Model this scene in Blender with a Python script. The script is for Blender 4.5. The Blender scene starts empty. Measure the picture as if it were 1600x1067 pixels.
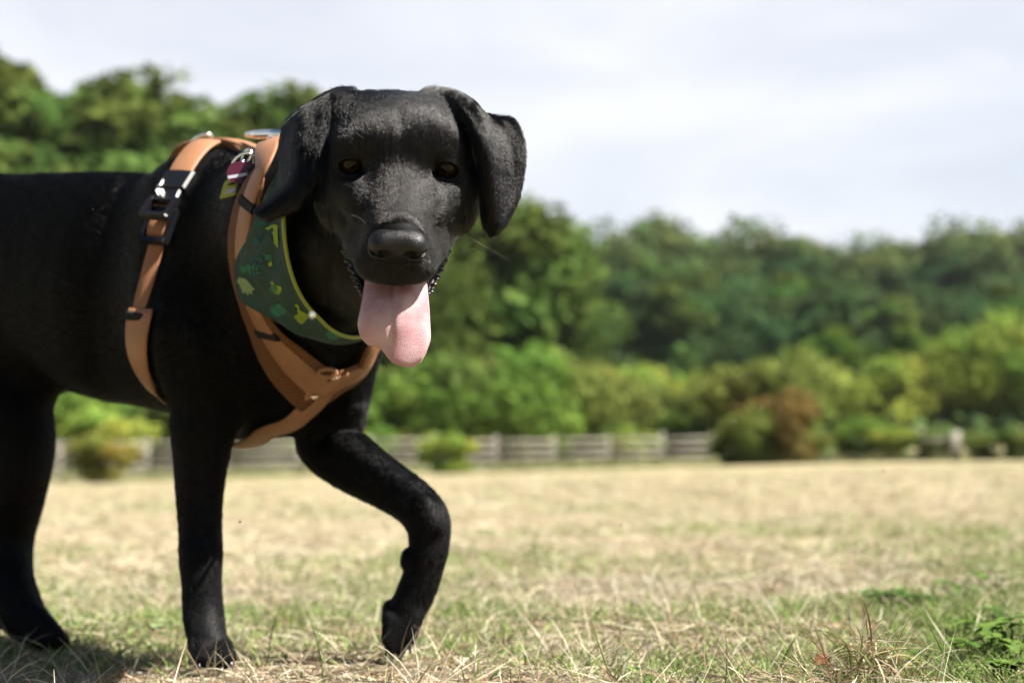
import bpy, math, os, time
import numpy as np
from mathutils import Vector, Matrix
from mathutils.bvhtree import BVHTree
T0 = time.time()
scene = bpy.context.scene
COL = scene.collection
rad = math.radians
rng = np.random.default_rng(7)

# ---------------------------------------------------------------- camera
CAM_H = 0.233
PITCH = rad(4.3)
FPX = 2222.0                     # focal length in photo pixels (1600 wide)
cam_d = bpy.data.cameras.new('camera')
cam_d.lens = 50.0; cam_d.sensor_width = 36.0
cam_d.clip_start = 0.05; cam_d.clip_end = 2000
cam = bpy.data.objects.new('camera', cam_d); COL.objects.link(cam)
cam.location = (0, 0, CAM_H); cam.rotation_euler = (math.pi/2 + PITCH, 0, 0)
cam_d.dof.use_dof = True
cam_d.dof.focus_distance = 1.165
cam_d.dof.aperture_fstop = 4.6
scene.camera = cam

# ---------------------------------------------------------------- sky, sun, exposure
SUN_EL, SUN_AZ = rad(53), rad(-15)     # azimuth measured from +x towards +y
sun_vec = Vector((math.cos(SUN_EL)*math.cos(SUN_AZ), math.cos(SUN_EL)*math.sin(SUN_AZ), math.sin(SUN_EL)))
world = bpy.data.worlds.new('World'); scene.world = world; world.use_nodes = True
nt = world.node_tree; nt.nodes.clear()
wo = nt.nodes.new('ShaderNodeOutputWorld'); bg = nt.nodes.new('ShaderNodeBackground')
sky = nt.nodes.new('ShaderNodeTexSky'); sky.sky_type = 'NISHITA'; sky.sun_disc = False
sky.sun_elevation = SUN_EL
sky.sun_rotation = math.atan2(sun_vec.x, sun_vec.y)
sky.air_density = 1.0; sky.dust_density = 1.0; sky.ozone_density = 1.0
tc = nt.nodes.new('ShaderNodeTexCoord')
sp = nt.nodes.new('ShaderNodeSeparateXYZ')
nt.links.new(tc.outputs['Generated'], sp.inputs[0])
mp = nt.nodes.new('ShaderNodeMapping'); mp.inputs['Scale'].default_value = (1.0, 1.0, 3.6); mp.inputs['Rotation'].default_value = (0, rad(14), 0)
nt.links.new(tc.outputs['Generated'], mp.inputs[0])
ns = nt.nodes.new('ShaderNodeTexNoise'); ns.inputs['Scale'].default_value = 2.2; ns.inputs['Detail'].default_value = 5; ns.inputs['Distortion'].default_value = .6; ns.inputs['Roughness'].default_value = .5
nt.links.new(mp.outputs[0], ns.inputs['Vector'])
rp = nt.nodes.new('ShaderNodeValToRGB')
rp.color_ramp.elements[0].position = .36; rp.color_ramp.elements[0].color = (.62, .62, .62, 1)
rp.color_ramp.elements[1].position = .62; rp.color_ramp.elements[1].color = (.95, .95, .95, 1)
nt.links.new(ns.outputs[0], rp.inputs[0])
mxw = nt.nodes.new('ShaderNodeMix'); mxw.data_type = 'RGBA'
# the thin cloud lies low over the wood; overhead and behind the camera the sky is clear
mz = nt.nodes.new('ShaderNodeMapRange'); mz.interpolation_type = 'SMOOTHSTEP'; mz.inputs['From Min'].default_value = .75; mz.inputs['From Max'].default_value = .28
nt.links.new(sp.outputs[2], mz.inputs[0])
my = nt.nodes.new('ShaderNodeMapRange'); my.interpolation_type = 'SMOOTHSTEP'; my.inputs['From Min'].default_value = -.2; my.inputs['From Max'].default_value = .6
nt.links.new(sp.outputs[1], my.inputs[0])
mu = nt.nodes.new('ShaderNodeMath'); mu.operation = 'MULTIPLY'; nt.links.new(mz.outputs[0], mu.inputs[0]); nt.links.new(my.outputs[0], mu.inputs[1])
mu2 = nt.nodes.new('ShaderNodeMath'); mu2.operation = 'MULTIPLY'; nt.links.new(mu.outputs[0], mu2.inputs[0]); nt.links.new(rp.outputs[0], mu2.inputs[1])
nt.links.new(mu2.outputs[0], mxw.inputs[0]); nt.links.new(sky.outputs[0], mxw.inputs[6])
mxw.inputs[7].default_value = (8.4, 8.6, 9.1, 1)       # thin bright high cloud
nt.links.new(mxw.outputs[2], bg.inputs[0]); bg.inputs[1].default_value = 0.03
nt.links.new(bg.outputs[0], wo.inputs[0])

sun_d = bpy.data.lights.new('sun', 'SUN'); sun_d.energy = 5.0; sun_d.angle = rad(0.5); sun_d.color = (1, .95, .87)
sun = bpy.data.objects.new('sun', sun_d); COL.objects.link(sun); sun.location = (5, -3, 8)
sun.rotation_euler = sun_vec.to_track_quat('Z', 'Y').to_euler()
vs = scene.view_settings
vs.view_transform = 'Standard'; vs.look = 'None'; vs.exposure = 2.0; vs.gamma = 1; vs.use_curve_mapping = False
scene.cycles.use_denoising = True
scene.cycles.max_bounces = 8; scene.cycles.transparent_max_bounces = 8
scene.cycles.use_adaptive_sampling = True; scene.cycles.adaptive_threshold = .02
scene.cycles_curves.shape = 'RIBBONS' if hasattr(scene, 'cycles_curves') else None

# ---------------------------------------------------------------- helpers
_cp, _sp = math.cos(PITCH), math.sin(PITCH)
def ray(px, py):
    dx, dy = (px-800)/FPX, (533.5-py)/FPX
    return Vector((dx, _cp - dy*_sp, _sp + dy*_cp))
def P(px, py, Y):                       # the point at world depth Y seen at photo pixel px, py
    d = ray(px, py); t = Y/d.y
    return Vector((d.x*t, Y, CAM_H + d.z*t))
def ground_z(x, y):
    return -.012*(y-1.5) + .023*(x+.3)
def link(o, parent=None):
    COL.objects.link(o)
    if parent is not None: o.parent = parent
    return o
def tag(o, label=None, cat=None, group=None, kind=None):
    if label: o['label'] = label
    if cat: o['category'] = cat
    if group: o['group'] = group
    if kind: o['kind'] = kind
    return o
def empty(name, loc, label=None, cat=None, group=None):
    o = bpy.data.objects.new(name, None); o.empty_display_size = .1; o.location = loc
    link(o); return tag(o, label, cat, group)
def mesh(name, V, F, mat=None, parent=None, smooth=True, cols=None, loc=None):
    me = bpy.data.meshes.new(name)
    V = np.asarray([tuple(v) for v in V] if not isinstance(V, np.ndarray) else V, dtype=np.float32)
    if len(F) < 60000 and not isinstance(F, np.ndarray) or (isinstance(F, np.ndarray) and name == 'nose'):      # closed shapes face outwards
        c = V.astype(float)-V.mean(0); vol = 0.
        for f in F:
            a = c[f[0]]
            for k in range(1, len(f)-1): vol += float(a @ np.cross(c[f[k]], c[f[k+1]]))
        if vol < 0: F = F[:, ::-1].copy() if isinstance(F, np.ndarray) else [tuple(reversed(f)) for f in F]
    if isinstance(F, np.ndarray):
        n, k = F.shape
        me.vertices.add(len(V)); me.vertices.foreach_set('co', V.ravel())
        me.loops.add(n*k); me.loops.foreach_set('vertex_index', F.astype(np.int32).ravel())
        me.polygons.add(n); me.polygons.foreach_set('loop_start', np.arange(0, n*k, k, dtype=np.int32))
        me.polygons.foreach_set('loop_total', np.full(n, k, dtype=np.int32))
        me.update(calc_edges=True)
    else:
        me.from_pydata([tuple(map(float, v)) for v in V], [], F)
    me.validate()
    me.polygons.foreach_set('use_smooth', np.full(len(me.polygons), smooth))
    if cols is not None:
        a = me.color_attributes.new('Col', 'FLOAT_COLOR', 'POINT')
        c = np.ones((len(V), 4), np.float32); c[:, :3] = cols; a.data.foreach_set('color', c.ravel())
    if mat: me.materials.append(mat)
    o = bpy.data.objects.new(name, me)
    if loc is not None: o.location = loc
    return link(o, parent)
def merge(parts):                        # [(V, F(list))] -> one
    V, F, n = [], [], 0
    for v, f in parts:
        V.append(np.asarray(v, float).reshape(-1, 3)); F += [tuple(i+n for i in q) for q in f]; n += len(v)
    return np.vstack(V), F
def tube(pts, r, n=8, closed=False, caps=True):
    pts = [Vector(p) for p in pts]; N = len(pts)
    rr = r if hasattr(r, '__len__') else [r]*N
    V, F = [], []; u = None
    for i, p in enumerate(pts):
        a = pts[(i-1) % N] if closed or i else p; b = pts[(i+1) % N] if closed or i < N-1 else p
        t = (b-a).normalized()
        if u is None: u = t.orthogonal().normalized()
        u = (u - t*u.dot(t)).normalized(); w = t.cross(u)
        for k in range(n):
            an = 2*math.pi*k/n; V.append(p + (u*math.cos(an) + w*math.sin(an))*rr[i])
    for i in range(N if closed else N-1):
        for k in range(n):
            j = (i+1) % N
            F.append((i*n+k, i*n+(k+1) % n, j*n+(k+1) % n, j*n+k))
    if caps and not closed:
        F.append(tuple(range(n-1, -1, -1))); F.append(tuple((N-1)*n+k for k in range(n)))
    return V, F
ALB = .60                                 # pale sunlit colours as read from the photo -> surface albedo at this exposure
def mat(name, col=(.5, .5, .5), rough=.6, spec=.5, metal=0, **kw):
    if not metal: col = tuple(c*ALB for c in col)
    m = bpy.data.materials.new(name); m.use_nodes = True
    b = m.node_tree.nodes['Principled BSDF']
    b.inputs['Base Color'].default_value = (*col, 1); b.inputs['Roughness'].default_value = rough
    b.inputs['Specular IOR Level'].default_value = spec; b.inputs['Metallic'].default_value = metal
    for k, v in kw.items(): b.inputs[k.replace('_', ' ')].default_value = v
    return m
def nodes(m): return m.node_tree.nodes, m.node_tree.links, m.node_tree.nodes['Principled BSDF']
def noise_col(m, c1, c2, scale=5, detail=4, lo=.35, hi=.65, coord='Object', bump=0, bscale=None, dist=.01, mapping=None):
    c1 = tuple(c*ALB for c in c1); c2 = tuple(c*ALB for c in c2)
    N, L, b = nodes(m)
    t = N.new('ShaderNodeTexCoord'); n = N.new('ShaderNodeTexNoise'); n.inputs['Scale'].default_value = scale; n.inputs['Detail'].default_value = detail
    src = t.outputs[coord]
    if mapping:
        mm = N.new('ShaderNodeMapping'); mm.inputs['Scale'].default_value = mapping; L.new(src, mm.inputs[0]); src = mm.outputs[0]
    L.new(src, n.inputs['Vector'])
    r = N.new('ShaderNodeValToRGB'); r.color_ramp.elements[0].position = lo; r.color_ramp.elements[1].position = hi
    r.color_ramp.elements[0].color = (*c1, 1); r.color_ramp.elements[1].color = (*c2, 1)
    L.new(n.outputs[0], r.inputs[0]); L.new(r.outputs[0], b.inputs['Base Color'])
    if bump:
        n2 = N.new('ShaderNodeTexNoise'); n2.inputs['Scale'].default_value = bscale or scale*4; n2.inputs['Detail'].default_value = 3; L.new(src, n2.inputs['Vector'])
        bp = N.new('ShaderNodeBump'); bp.inputs['Strength'].default_value = bump; bp.inputs['Distance'].default_value = dist
        L.new(n2.outputs[0], bp.inputs['Height']); L.new(bp.outputs[0], b.inputs['Normal'])
    return m
def catmull(C, n):                       # C (k, d) -> (n, d) smooth curve through the points
    C = np.asarray(C, float); k = len(C)
    E = np.vstack([2*C[0]-C[1], C, 2*C[-1]-C[-2]])
    t = np.linspace(0, k-1, n); i = np.minimum(t.astype(int), k-2); f = (t-i)[:, None]
    a, b, c, d = E[i], E[i+1], E[i+2], E[i+3]
    return .5*((2*b)+(-a+c)*f+(2*a-5*b+4*c-d)*f**2+(-a+3*b-3*c+d)*f**3)
def cgrid(rows, nu, nv):                 # rows: list of rows of xyz -> (nu, nv, 3)
    R = np.array([catmull([list(p) for p in r], nv) for r in rows])
    return np.stack([catmull(R[:, j], nu) for j in range(nv)], axis=1)
# ================================================================ the dog
# The body is one signed-distance sculpt (tapered limbs and ellipsoids blended smoothly), meshed once with surface nets.
def axis(a, b, fine, lo, hi, h0, h1):    # coordinates with step h1 outside lo..hi and h0 inside
    c = [a]
    while c[-1] < b:
        c.append(c[-1] + (h0 if lo <= c[-1] <= hi else h1))
    return np.array(c, np.float32)
def smin(a, b, k):
    h = np.clip(.5+.5*(b-a)/k, 0, 1); return b + (a-b)*h - k*h*(1-h)
class Sculpt:
    def __init__(s, xs, ys, zs):
        s.ax = (xs, ys, zs); s.F = np.full((len(xs), len(ys), len(zs)), .08, np.float32)
    def box(s, lo, hi):
        sl = []
        for k in range(3):
            i0 = int(np.searchsorted(s.ax[k], lo[k])); i1 = int(np.searchsorted(s.ax[k], hi[k]))
            if i1 <= i0: return None, None
            sl.append(slice(i0, i1))
        X = s.ax[0][sl[0]][:, None, None]; Y = s.ax[1][sl[1]][None, :, None]; Z = s.ax[2][sl[2]][None, None, :]
        return tuple(sl), (X, Y, Z)
    def put(s, sl, d, k, sub=False):
        if sub: s.F[sl] = -smin(-s.F[sl], d, k)
        else: s.F[sl] = smin(s.F[sl], d, k)
    def cone(s, a, b, ra, rb, k=.03, n=None, sc=1.0, sub=False):
        a = np.array(a, float); b = np.array(b, float); R = max(ra, rb)+k+.012
        sl, xyz = s.box(np.minimum(a, b)-R, np.maximum(a, b)+R)
        if sl is None: return
        ab = b-a
        p = [(xyz[i]-a[i]).astype(np.float32) for i in range(3)]
        if n is not None:
            n = np.array(n, float); n /= np.linalg.norm(n)
            q = p[0]*n[0]+p[1]*n[1]+p[2]*n[2]; p = [p[i]+(sc-1)*q*n[i] for i in range(3)]; ab = ab + (sc-1)*(ab@n)*n
        t = np.clip((p[0]*ab[0]+p[1]*ab[1]+p[2]*ab[2])/(ab@ab), 0, 1)
        d = np.sqrt((p[0]-t*ab[0])**2+(p[1]-t*ab[1])**2+(p[2]-t*ab[2])**2)-(ra+(rb-ra)*t)
        s.put(sl, d.astype(np.float32), k, sub)
    def ell(s, c, M, r, k=.012, sub=False):      # M rows: local axes in world
        c = np.array(c, float); r = np.array(r, float); ext = np.sqrt(((M*r[:, None])**2).sum(0))+k+.01
        sl, xyz = s.box(c-ext, c+ext)
        if sl is None: return
        p = [(xyz[i]-c[i]).astype(np.float32) for i in range(3)]
        l = [(p[0]*M[i, 0]+p[1]*M[i, 1]+p[2]*M[i, 2]) for i in range(3)]
        k0 = np.sqrt(sum((l[i]/r[i])**2 for i in range(3)))+1e-9; k1 = np.sqrt(sum((l[i]/r[i]**2)**2 for i in range(3)))+1e-9
        s.put(sl, (k0*(k0-1)/k1).astype(np.float32), k, sub)
    def cloud(s, Q, r, k=.006):                  # union of spheres at the points Q, radii r
        lo = Q.min(0)-.02; hi = Q.max(0)+.02
        sl, (X, Y, Z) = s.box(lo, hi)
        sh = np.broadcast(X, Y, Z).shape; out = np.full(sh, .08, np.float32)
        for i in range(sh[0]):
            x = float(X[i, 0, 0]); m = np.abs(Q[:, 0]-x) < .03
            if not m.any(): continue
            q = Q[m]; rr = r[m]
            G = np.stack(np.broadcast_arrays(X[i], Y[0], Z[0]), -1).reshape(-1, 3).astype(np.float64)
            d2 = (G**2).sum(1)[:, None]-2*G@q.T+(q**2).sum(1)[None]
            out[i] = (np.sqrt(np.maximum(d2, 0))-rr[None]).min(1).reshape(sh[1:])
        s.put(sl, out, k)
    def mesh(s):
        F = s.F; S = F < 0; ax = s.ax
        c = sum(S[i:F.shape[0]-1+i, j:F.shape[1]-1+j, k:F.shape[2]-1+k].astype(np.int8) for i in (0, 1) for j in (0, 1) for k in (0, 1))
        act = (c > 0) & (c < 8); I = np.argwhere(act); idx = np.full(act.shape, -1, np.int32); idx[act] = np.arange(len(I))
        acc = np.zeros((len(I), 3)); cnt = np.zeros(len(I))
        for d in range(3):
            o = [e for e in range(3) if e != d]
            for u in (0, 1):
                for v in (0, 1):
                    off = np.zeros(3, int); off[o[0]] = u; off[o[1]] = v
                    A = I+off; B = A.copy(); B[:, d] += 1
                    fa = F[A[:, 0], A[:, 1], A[:, 2]]; fb = F[B[:, 0], B[:, 1], B[:, 2]]
                    m = (fa < 0) != (fb < 0); t = fa[m]/(fa[m]-fb[m])
                    q = off.astype(float)[None].repeat(m.sum(), 0); q[:, d] = t
                    acc[m] += q; cnt[m] += 1
        fr = acc/cnt[:, None]
        V = np.stack([ax[d][I[:, d]]+fr[:, d]*(ax[d][I[:, d]+1]-ax[d][I[:, d]]) for d in range(3)], 1)
        Q = []
        for d in range(3):
            o = [(d+1) % 3, (d+2) % 3]
            sa = [slice(None)]*3; sb = [slice(None)]*3; sa[d] = slice(0, -1); sb[d] = slice(1, None)
            A, B = S[tuple(sa)], S[tuple(sb)]
            E = np.argwhere(A != B); ins = A[E[:, 0], E[:, 1], E[:, 2]]
            ok = (E[:, o[0]] > 0) & (E[:, o[1]] > 0) & (E[:, o[0]] < F.shape[o[0]]-1) & (E[:, o[1]] < F.shape[o[1]]-1)
            E, ins = E[ok], ins[ok]
            def g(a, b):
                C = E.copy(); C[:, o[0]] -= a; C[:, o[1]] -= b; return idx[C[:, 0], C[:, 1], C[:, 2]]
            q = np.stack([g(1, 1), g(0, 1), g(0, 0), g(1, 0)], 1)
            q[~ins] = q[~ins][:, ::-1]; Q.append(q)
        return V, np.vstack(Q)

# head frame: x = viewer's right, y = forward along the muzzle, z = up; millimetres
HP, HY, HR = rad(31), rad(4.2), rad(1.5)
HO = np.array(P(623, 260, 1.15))
hf = np.array([math.sin(HY)*math.cos(HP), -math.cos(HY)*math.cos(HP), -math.sin(HP)])
hr = np.array([math.cos(HY), math.sin(HY), 0]); hu = np.cross(hf, hr)*-1
hu = np.cross(hr, -hf)*-1 if np.cross(hf, hr)[2] > 0 else np.cross(hf, hr)
if hu[2] < 0: hu = -hu
hr, hu = hr*math.cos(HR)-hu*math.sin(HR), hu*math.cos(HR)+hr*math.sin(HR)
HM = np.array([hr, hf, hu])
def H(x, y, z): return HO + (np.array([x, y, z])/1000.)@HM
def toH(V): return ((np.asarray(V)-HO)@HM.T)*1000.

GM_LO = HO+np.array([-.115, -.12, -.135]); GM_HI = HO+np.array([.115, .12, .085])
DRAFT = os.environ.get('DRAFT')
h0, h1 = (.0028, .006) if DRAFT else (.0015, .0042)
S = Sculpt(axis(-1.02, .10, 0, GM_LO[0], GM_HI[0], h0, h1), axis(.99, 2.10, 0, GM_LO[1], GM_HI[1], h0, h1), axis(-.02, .66, 0, GM_LO[2], GM_HI[2], h0, h1))
FLOW = []                                # (points a, b, direction, reach) used to comb the fur
def rp_(px, Y): return px*Y/FPX
HEADING = np.array([.80, -.60, 0.]); LAT = np.array([-.60, -.80, 0.])
def limb(pts, k=.02, sc=1.0, n=LAT, flow=True):
    if len(pts) > 2:                     # a smooth taper through the joints
        q = catmull(np.array([list(P(*a[:3]))+[rp_(a[3], a[2])] for a in pts]), (len(pts)-1)*5+1)
        for a, b in zip(q[:-1], q[1:]): S.cone(a[:3], b[:3], a[3], b[3], .003, n if sc != 1 else None, sc) if k < 0 else S.cone(a[:3], b[:3], a[3], b[3], k if a is q[0] else .004, n if sc != 1 else None, sc)
    for (a, b) in zip(pts[:-1], pts[1:]):
        A, B = P(*a[:3]), P(*b[:3])
        if len(pts) == 2: S.cone(A, B, rp_(a[3], a[2]), rp_(b[3], b[2]), k, n if sc != 1 else None, sc)
        if flow: FLOW.append((np.array(A), np.array(B), np.array((B-A).normalized()), max(rp_(a[3], a[2]), rp_(b[3], b[2]))))
# torso
limb([(560-60, 480, 1.49, 92), (385, 460, 1.56, 180)][::-1], .04, 1.28)
limb([(350, 462, 1.57, 196), (200, 450, 1.66, 174)], .04, 1.42)
limb([(200, 450, 1.66, 178), (70, 432, 1.75, 158), (-50, 425, 1.83, 142)], .05, 1.25)
limb([(-50, 425, 1.83, 140), (-115, 445, 1.86, 112)], .05, 1.1)
S.cone(P(330, 330, 1.56), P(300, 520, 1.49), rp_(90, 1.56), rp_(88, 1.49), .05)     # near shoulder
S.cone(P(475, 560, 1.50), P(455, 610, 1.54), rp_(85, 1.5), rp_(58, 1.54), .04)      # brisket
S.cone(P(455, 585, 1.53), P(385, 606, 1.57), rp_(74, 1.53), rp_(78, 1.57), .035)
# neck
for a, b in (((385, 385, 1.55, 126), (475, 345, 1.40, 108)), ((475, 345, 1.40, 108), (560, 292, 1.27, 100))):
    A, B = P(*a[:3]), P(*b[:3]); S.cone(A, B, rp_(a[3], a[2]), rp_(b[3], b[2]), .035)
    FLOW.append((np.array(B), np.array(A), np.array((A-B).normalized()), .10))
S.cone(P(480, 470, 1.47), P(560, 370, 1.26), .060, .052, .05)                        # throat
# near front leg
S.cone(P(340, 560, 1.50), P(318, 660, 1.50), rp_(72, 1.5), rp_(46, 1.5), .03)
limb([(322, 640, 1.50, 50), (316, 690, 1.50, 43), (312, 770, 1.50, 34), (313, 830, 1.495, 30), (314, 868, 1.49, 30.5), (315, 905, 1.485, 27.5), (318, 960, 1.48, 29), (326, 1010, 1.463, 27)], .02)
for dx, dy, dr in ((-19, 1024, 15), (-3, 1030, 17), (15, 1031, 17), (29, 1025, 14)):
    S.cone(P(325+dx*.8, dy-16, 1.46), P(332+dx*.95, dy+2, 1.435), rp_(15, 1.45), rp_(dr-3, 1.44), .0035)
# raised front leg
S.cone(P(540, 520, 1.53), P(520, 650, 1.565), rp_(58, 1.53), rp_(48, 1.565), .03)
limb([(520, 650, 1.565, 48), (512, 690, 1.57, 46), (552, 724, 1.545, 43), (604, 757, 1.51, 36), (645, 784, 1.48, 33), (667, 812, 1.467, 32), (671, 845, 1.463, 28), (666, 878, 1.462, 26), (650, 925, 1.465, 27), (630, 964, 1.463, 23)], .02)
S.cone(P(530, 700, 1.53), P(610, 752, 1.485), .014, .008, .012)                        # forearm muscle
S.cone(P(665, 790, 1.45), P(676, 818, 1.447), .011, .011, .008)                        # wrist bone
S.cone(P(640, 868, 1.458), P(636, 880, 1.455), .0085, .007, .004)                      # carpal pad
for a, b, r0, r1 in (((612, 968), (604, 1000), 16, 12), ((622, 975), (612, 1012), 17, 13), ((634, 975), (625, 1016), 17, 12), ((648, 962), (640, 1000), 16, 12)):
    S.cone(P(*a, 1.455), P(*b, 1.448), rp_(r0-1, 1.45), rp_(r1-3, 1.45), .0035)
S.cone(P(608, 948, 1.47), P(605, 968, 1.47), rp_(10, 1.46), rp_(9, 1.46), .010)
# near hind leg
limb([(-70, 440, 1.77, 130), (5, 640, 1.72, 72)], .045)
limb([(5, 645, 1.72, 70), (16, 700, 1.72, 64), (14, 770, 1.72, 53), (6, 840, 1.73, 43), (10, 900, 1.71, 38), (22, 940, 1.69, 37), (42, 972, 1.68, 30)], .03)
for a, b in (((28, 968), (58, 1003)), ((44, 966), (80, 1003)), ((55, 962), (97, 1000))):
    S.cone(P(*a, 1.67), P(*b, 1.65), rp_(19, 1.66), rp_(12, 1.65), .008)
# far hind leg and tail, outside the frame
limb([(-110, 460, 1.93, 110), (-150, 640, 1.97, 70), (-235, 800, 2.02, 42), (-215, 900, 2.0, 34), (-205, 960, 1.98, 34), (-175, 985, 1.96, 30)], .03)
limb([(-135, 400, 1.90, 50), (-220, 440, 1.97, 34), (-270, 560, 2.02, 22), (-285, 640, 2.04, 12)], .03)

# ---- head
def E(c, r, k=12, sub=False, ax=HM): S.ell(H(*c), ax, np.array(r)/1000., k/1000., sub)
def K(a, b, ra, rb, k=10, sub=False, n=None, sc=1): S.cone(H(*a), H(*b), ra/1000., rb/1000., k/1000., n, sc, sub)
E((0, -54, 0), (58, 68, 40), 20)
for s in (-1, 1): E((s*29, -48, 15), (30, 46, 25), 14)
E((0, -29, 8), (50, 35, 31), 18)
K((0, 14, 22), (0, -28, 46), .6, .4, 11, True)
for s in (-1, 1): E((s*28, 0, -20), (25, 20, 19), 14)
for s in (-1, 1):
    E((s*51, -52, 24), (17, 22, 18), 14)          # ear root
    E((s*33, -15, 10), (22, 19, 13), 14)
    if s > 0: E((0, -6, 4), (30, 16, 20), 14)     # brow and stop
    E((s*47, -26, -14), (22, 36, 20), 12)         # cheek bone
    E((s*45, -28, -38), (24, 40, 28), 16)         # cheek
    K((s*16.5, 64, -57), (s*23, 30, -56), 16.5, 17, 8)
    K((s*23, 30, -56), (s*38, -8, -50), 17, 15, 9)   # hanging upper lip
    K((s*43, -40, -60), (s*32, 0, -78), 13, 9, 12)
    K((s*32, 0, -78), (s*12, 46, -98), 9, 10, 8)   # lower jaw
K((0, -14, -20), (0, 64, -38), 36, 25, 14)
for s in (-1, 1): E((s*27, 12, -24), (19, 30, 16), 14)
K((0, -6, -10), (0, 66, -31), 23, 15, 12)
E((0, 70, -51), (23, 16, 23), 8)
K((0, -40, -62), (0, 30, -92), 26, 14, 20)
E((0, -95, -30), (48, 50, 46), 24)
# furrow between the brows, wrinkles, lip edges
for s in (-1, 1):
    K((s*42, 16, -40), (s*54, -4, -46), 5, 6.5, 8)
    E((s*39, 10, 0), (12, 11, 8.5), 8, True)        # socket
    E((s*38.5, -5.5, 0), (15.5, 15.5, 14.5), 5)        # lids round the eyeball
    ea = HM.copy(); an = rad(-8)*s; ea[0] = HM[0]*math.cos(an)+HM[2]*math.sin(an); ea[2] = HM[2]*math.cos(an)-HM[0]*math.sin(an)
    fwd = ea.copy()
    E((s*39, 5, .5), (9.4, 14, 6.3), 1.5, True, ea)
    E((s*31, 6, -2.2), (3.2, 9, 2.0), 1.5, True, ea)
K((0, 60, -78), (0, -10, -64), 13, 14, 4, True, HM[0], .62)   # open mouth
# ears
def ear(rows, r_base, r_tip):
    G = cgrid([[P(*p) for p in r] for r in rows], 60, 36)
    r = np.linspace(r_base, r_tip, 60)[:, None].repeat(36, 1)
    S.cloud(G.reshape(-1, 3), r.ravel(), .007)
    return G
EARL = ear([[(550, 148, 1.195), (530, 147, 1.215), (512, 156, 1.245)],
            [(515, 176, 1.165), (482, 176, 1.185), (455, 192, 1.235)],
            [(502, 228, 1.150), (470, 225, 1.165), (443, 238, 1.225)],
            [(489, 278, 1.150), (463, 280, 1.160), (446, 288, 1.205)],
            [(462, 318, 1.160), (438, 312, 1.168), (424, 314, 1.195)],
            [(420, 338, 1.178), (410, 334, 1.18), (405, 330, 1.190)]], .0038, .0026)
EARR = ear([[(668, 149, 1.20), (686, 148, 1.195), (702, 150, 1.205), (712, 156, 1.235)],
            [(707, 166, 1.172), (726, 160, 1.163), (740, 178, 1.205), (750, 186, 1.22)],
            [(738, 205, 1.162), (751, 205, 1.148), (775, 196, 1.205), (796, 190, 1.215)],
            [(752, 250, 1.160), (764, 252, 1.150), (790, 240, 1.195), (814, 232, 1.20)],
            [(756, 308, 1.165), (768, 308, 1.160), (790, 303, 1.184), (808, 298, 1.19)],
            [(759, 345, 1.172), (767, 346, 1.170), (781, 344, 1.173), (789, 342, 1.182)],
            [(766, 362, 1.176), (769, 362, 1.175), (773, 361, 1.176), (776, 360, 1.178)]], .0038, .0026)
BV, BF = S.mesh()
del S.F
def smooth_mesh(V, F, it, lam=.5):
    e = np.vstack([F[:, [0, 1]], F[:, [1, 2]], F[:, [2, 3]], F[:, [3, 0]]]); n = len(V)
    cnt = np.bincount(e[:, 0], minlength=n)+np.bincount(e[:, 1], minlength=n)
    for i in range(it):
        A = np.stack([np.bincount(e[:, 0], V[e[:, 1], d], n)+np.bincount(e[:, 1], V[e[:, 0], d], n) for d in range(3)], 1)/np.maximum(cnt, 1)[:, None]
        V = V+(A-V)*(lam if i % 2 == 0 else -lam*1.04)
    return V
BV = smooth_mesh(BV, BF, 4)
print('body', len(BV), len(BF), time.time()-T0)
DOG_AT = Vector((-.35, 1.6, ground_z(-.35, 1.6)))
# black coat: dark skin under real hairs
m_skin = mat('black_skin', (.003, .003, .0032), .6, .12)
dog = mesh('dog', BV, BF, m_skin)
tag(dog, 'black Labrador walking through mown grass with one front paw raised and tongue out', 'dog')
BVH = BVHTree.FromPolygons([tuple(v) for v in BV.astype(float)], [tuple(int(i) for i in f) for f in BF])
CAMP = Vector((0, 0, CAM_H))
def hit(px, py, off=0.0, Y=None):        # the point of the dog's coat that stands at that spot, lifted off it
    d = ray(px, py).normalized(); h, n, i, dist = BVH.ray_cast(CAMP, d)
    if h is None or (Y and abs(h.y-Y) > .12): return (P(px, py, Y) if Y else None)
    return h + n*off

# ---- eyes
m_eye = mat('eye', (.01, .005, .003), .04, .13)
N, L, b = nodes(m_eye)
t = N.new('ShaderNodeTexCoord'); g = N.new('ShaderNodeVectorMath'); g.operation = 'LENGTH'; sx = N.new('ShaderNodeSeparateXYZ')
L.new(t.outputs['Object'], sx.inputs[0]); cx = N.new('ShaderNodeCombineXYZ'); L.new(sx.outputs[0], cx.inputs[0]); L.new(sx.outputs[1], cx.inputs[1]); L.new(cx.outputs[0], g.inputs[0])
rr = N.new('ShaderNodeValToRGB'); e = rr.color_ramp.elements
mm = N.new('ShaderNodeMath'); mm.operation = 'MULTIPLY'; mm.inputs[1].default_value = 80; L.new(g.outputs['Value'], mm.inputs[0]); L.new(mm.outputs[0], rr.inputs[0])
e[0].position = .25; e[0].color = (.001, .001, .001, 1); e[1].position = .31; e[1].color = (.014, .0072, .003, 1)
for p, c in ((.5, (.009, .005, .002)), (.58, (.006, .004, .003)), (.66, (.012, .008, .006))): q = e.new(p); q.color = (*c, 1)
L.new(rr.outputs[0], b.inputs['Base Color'])
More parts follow.
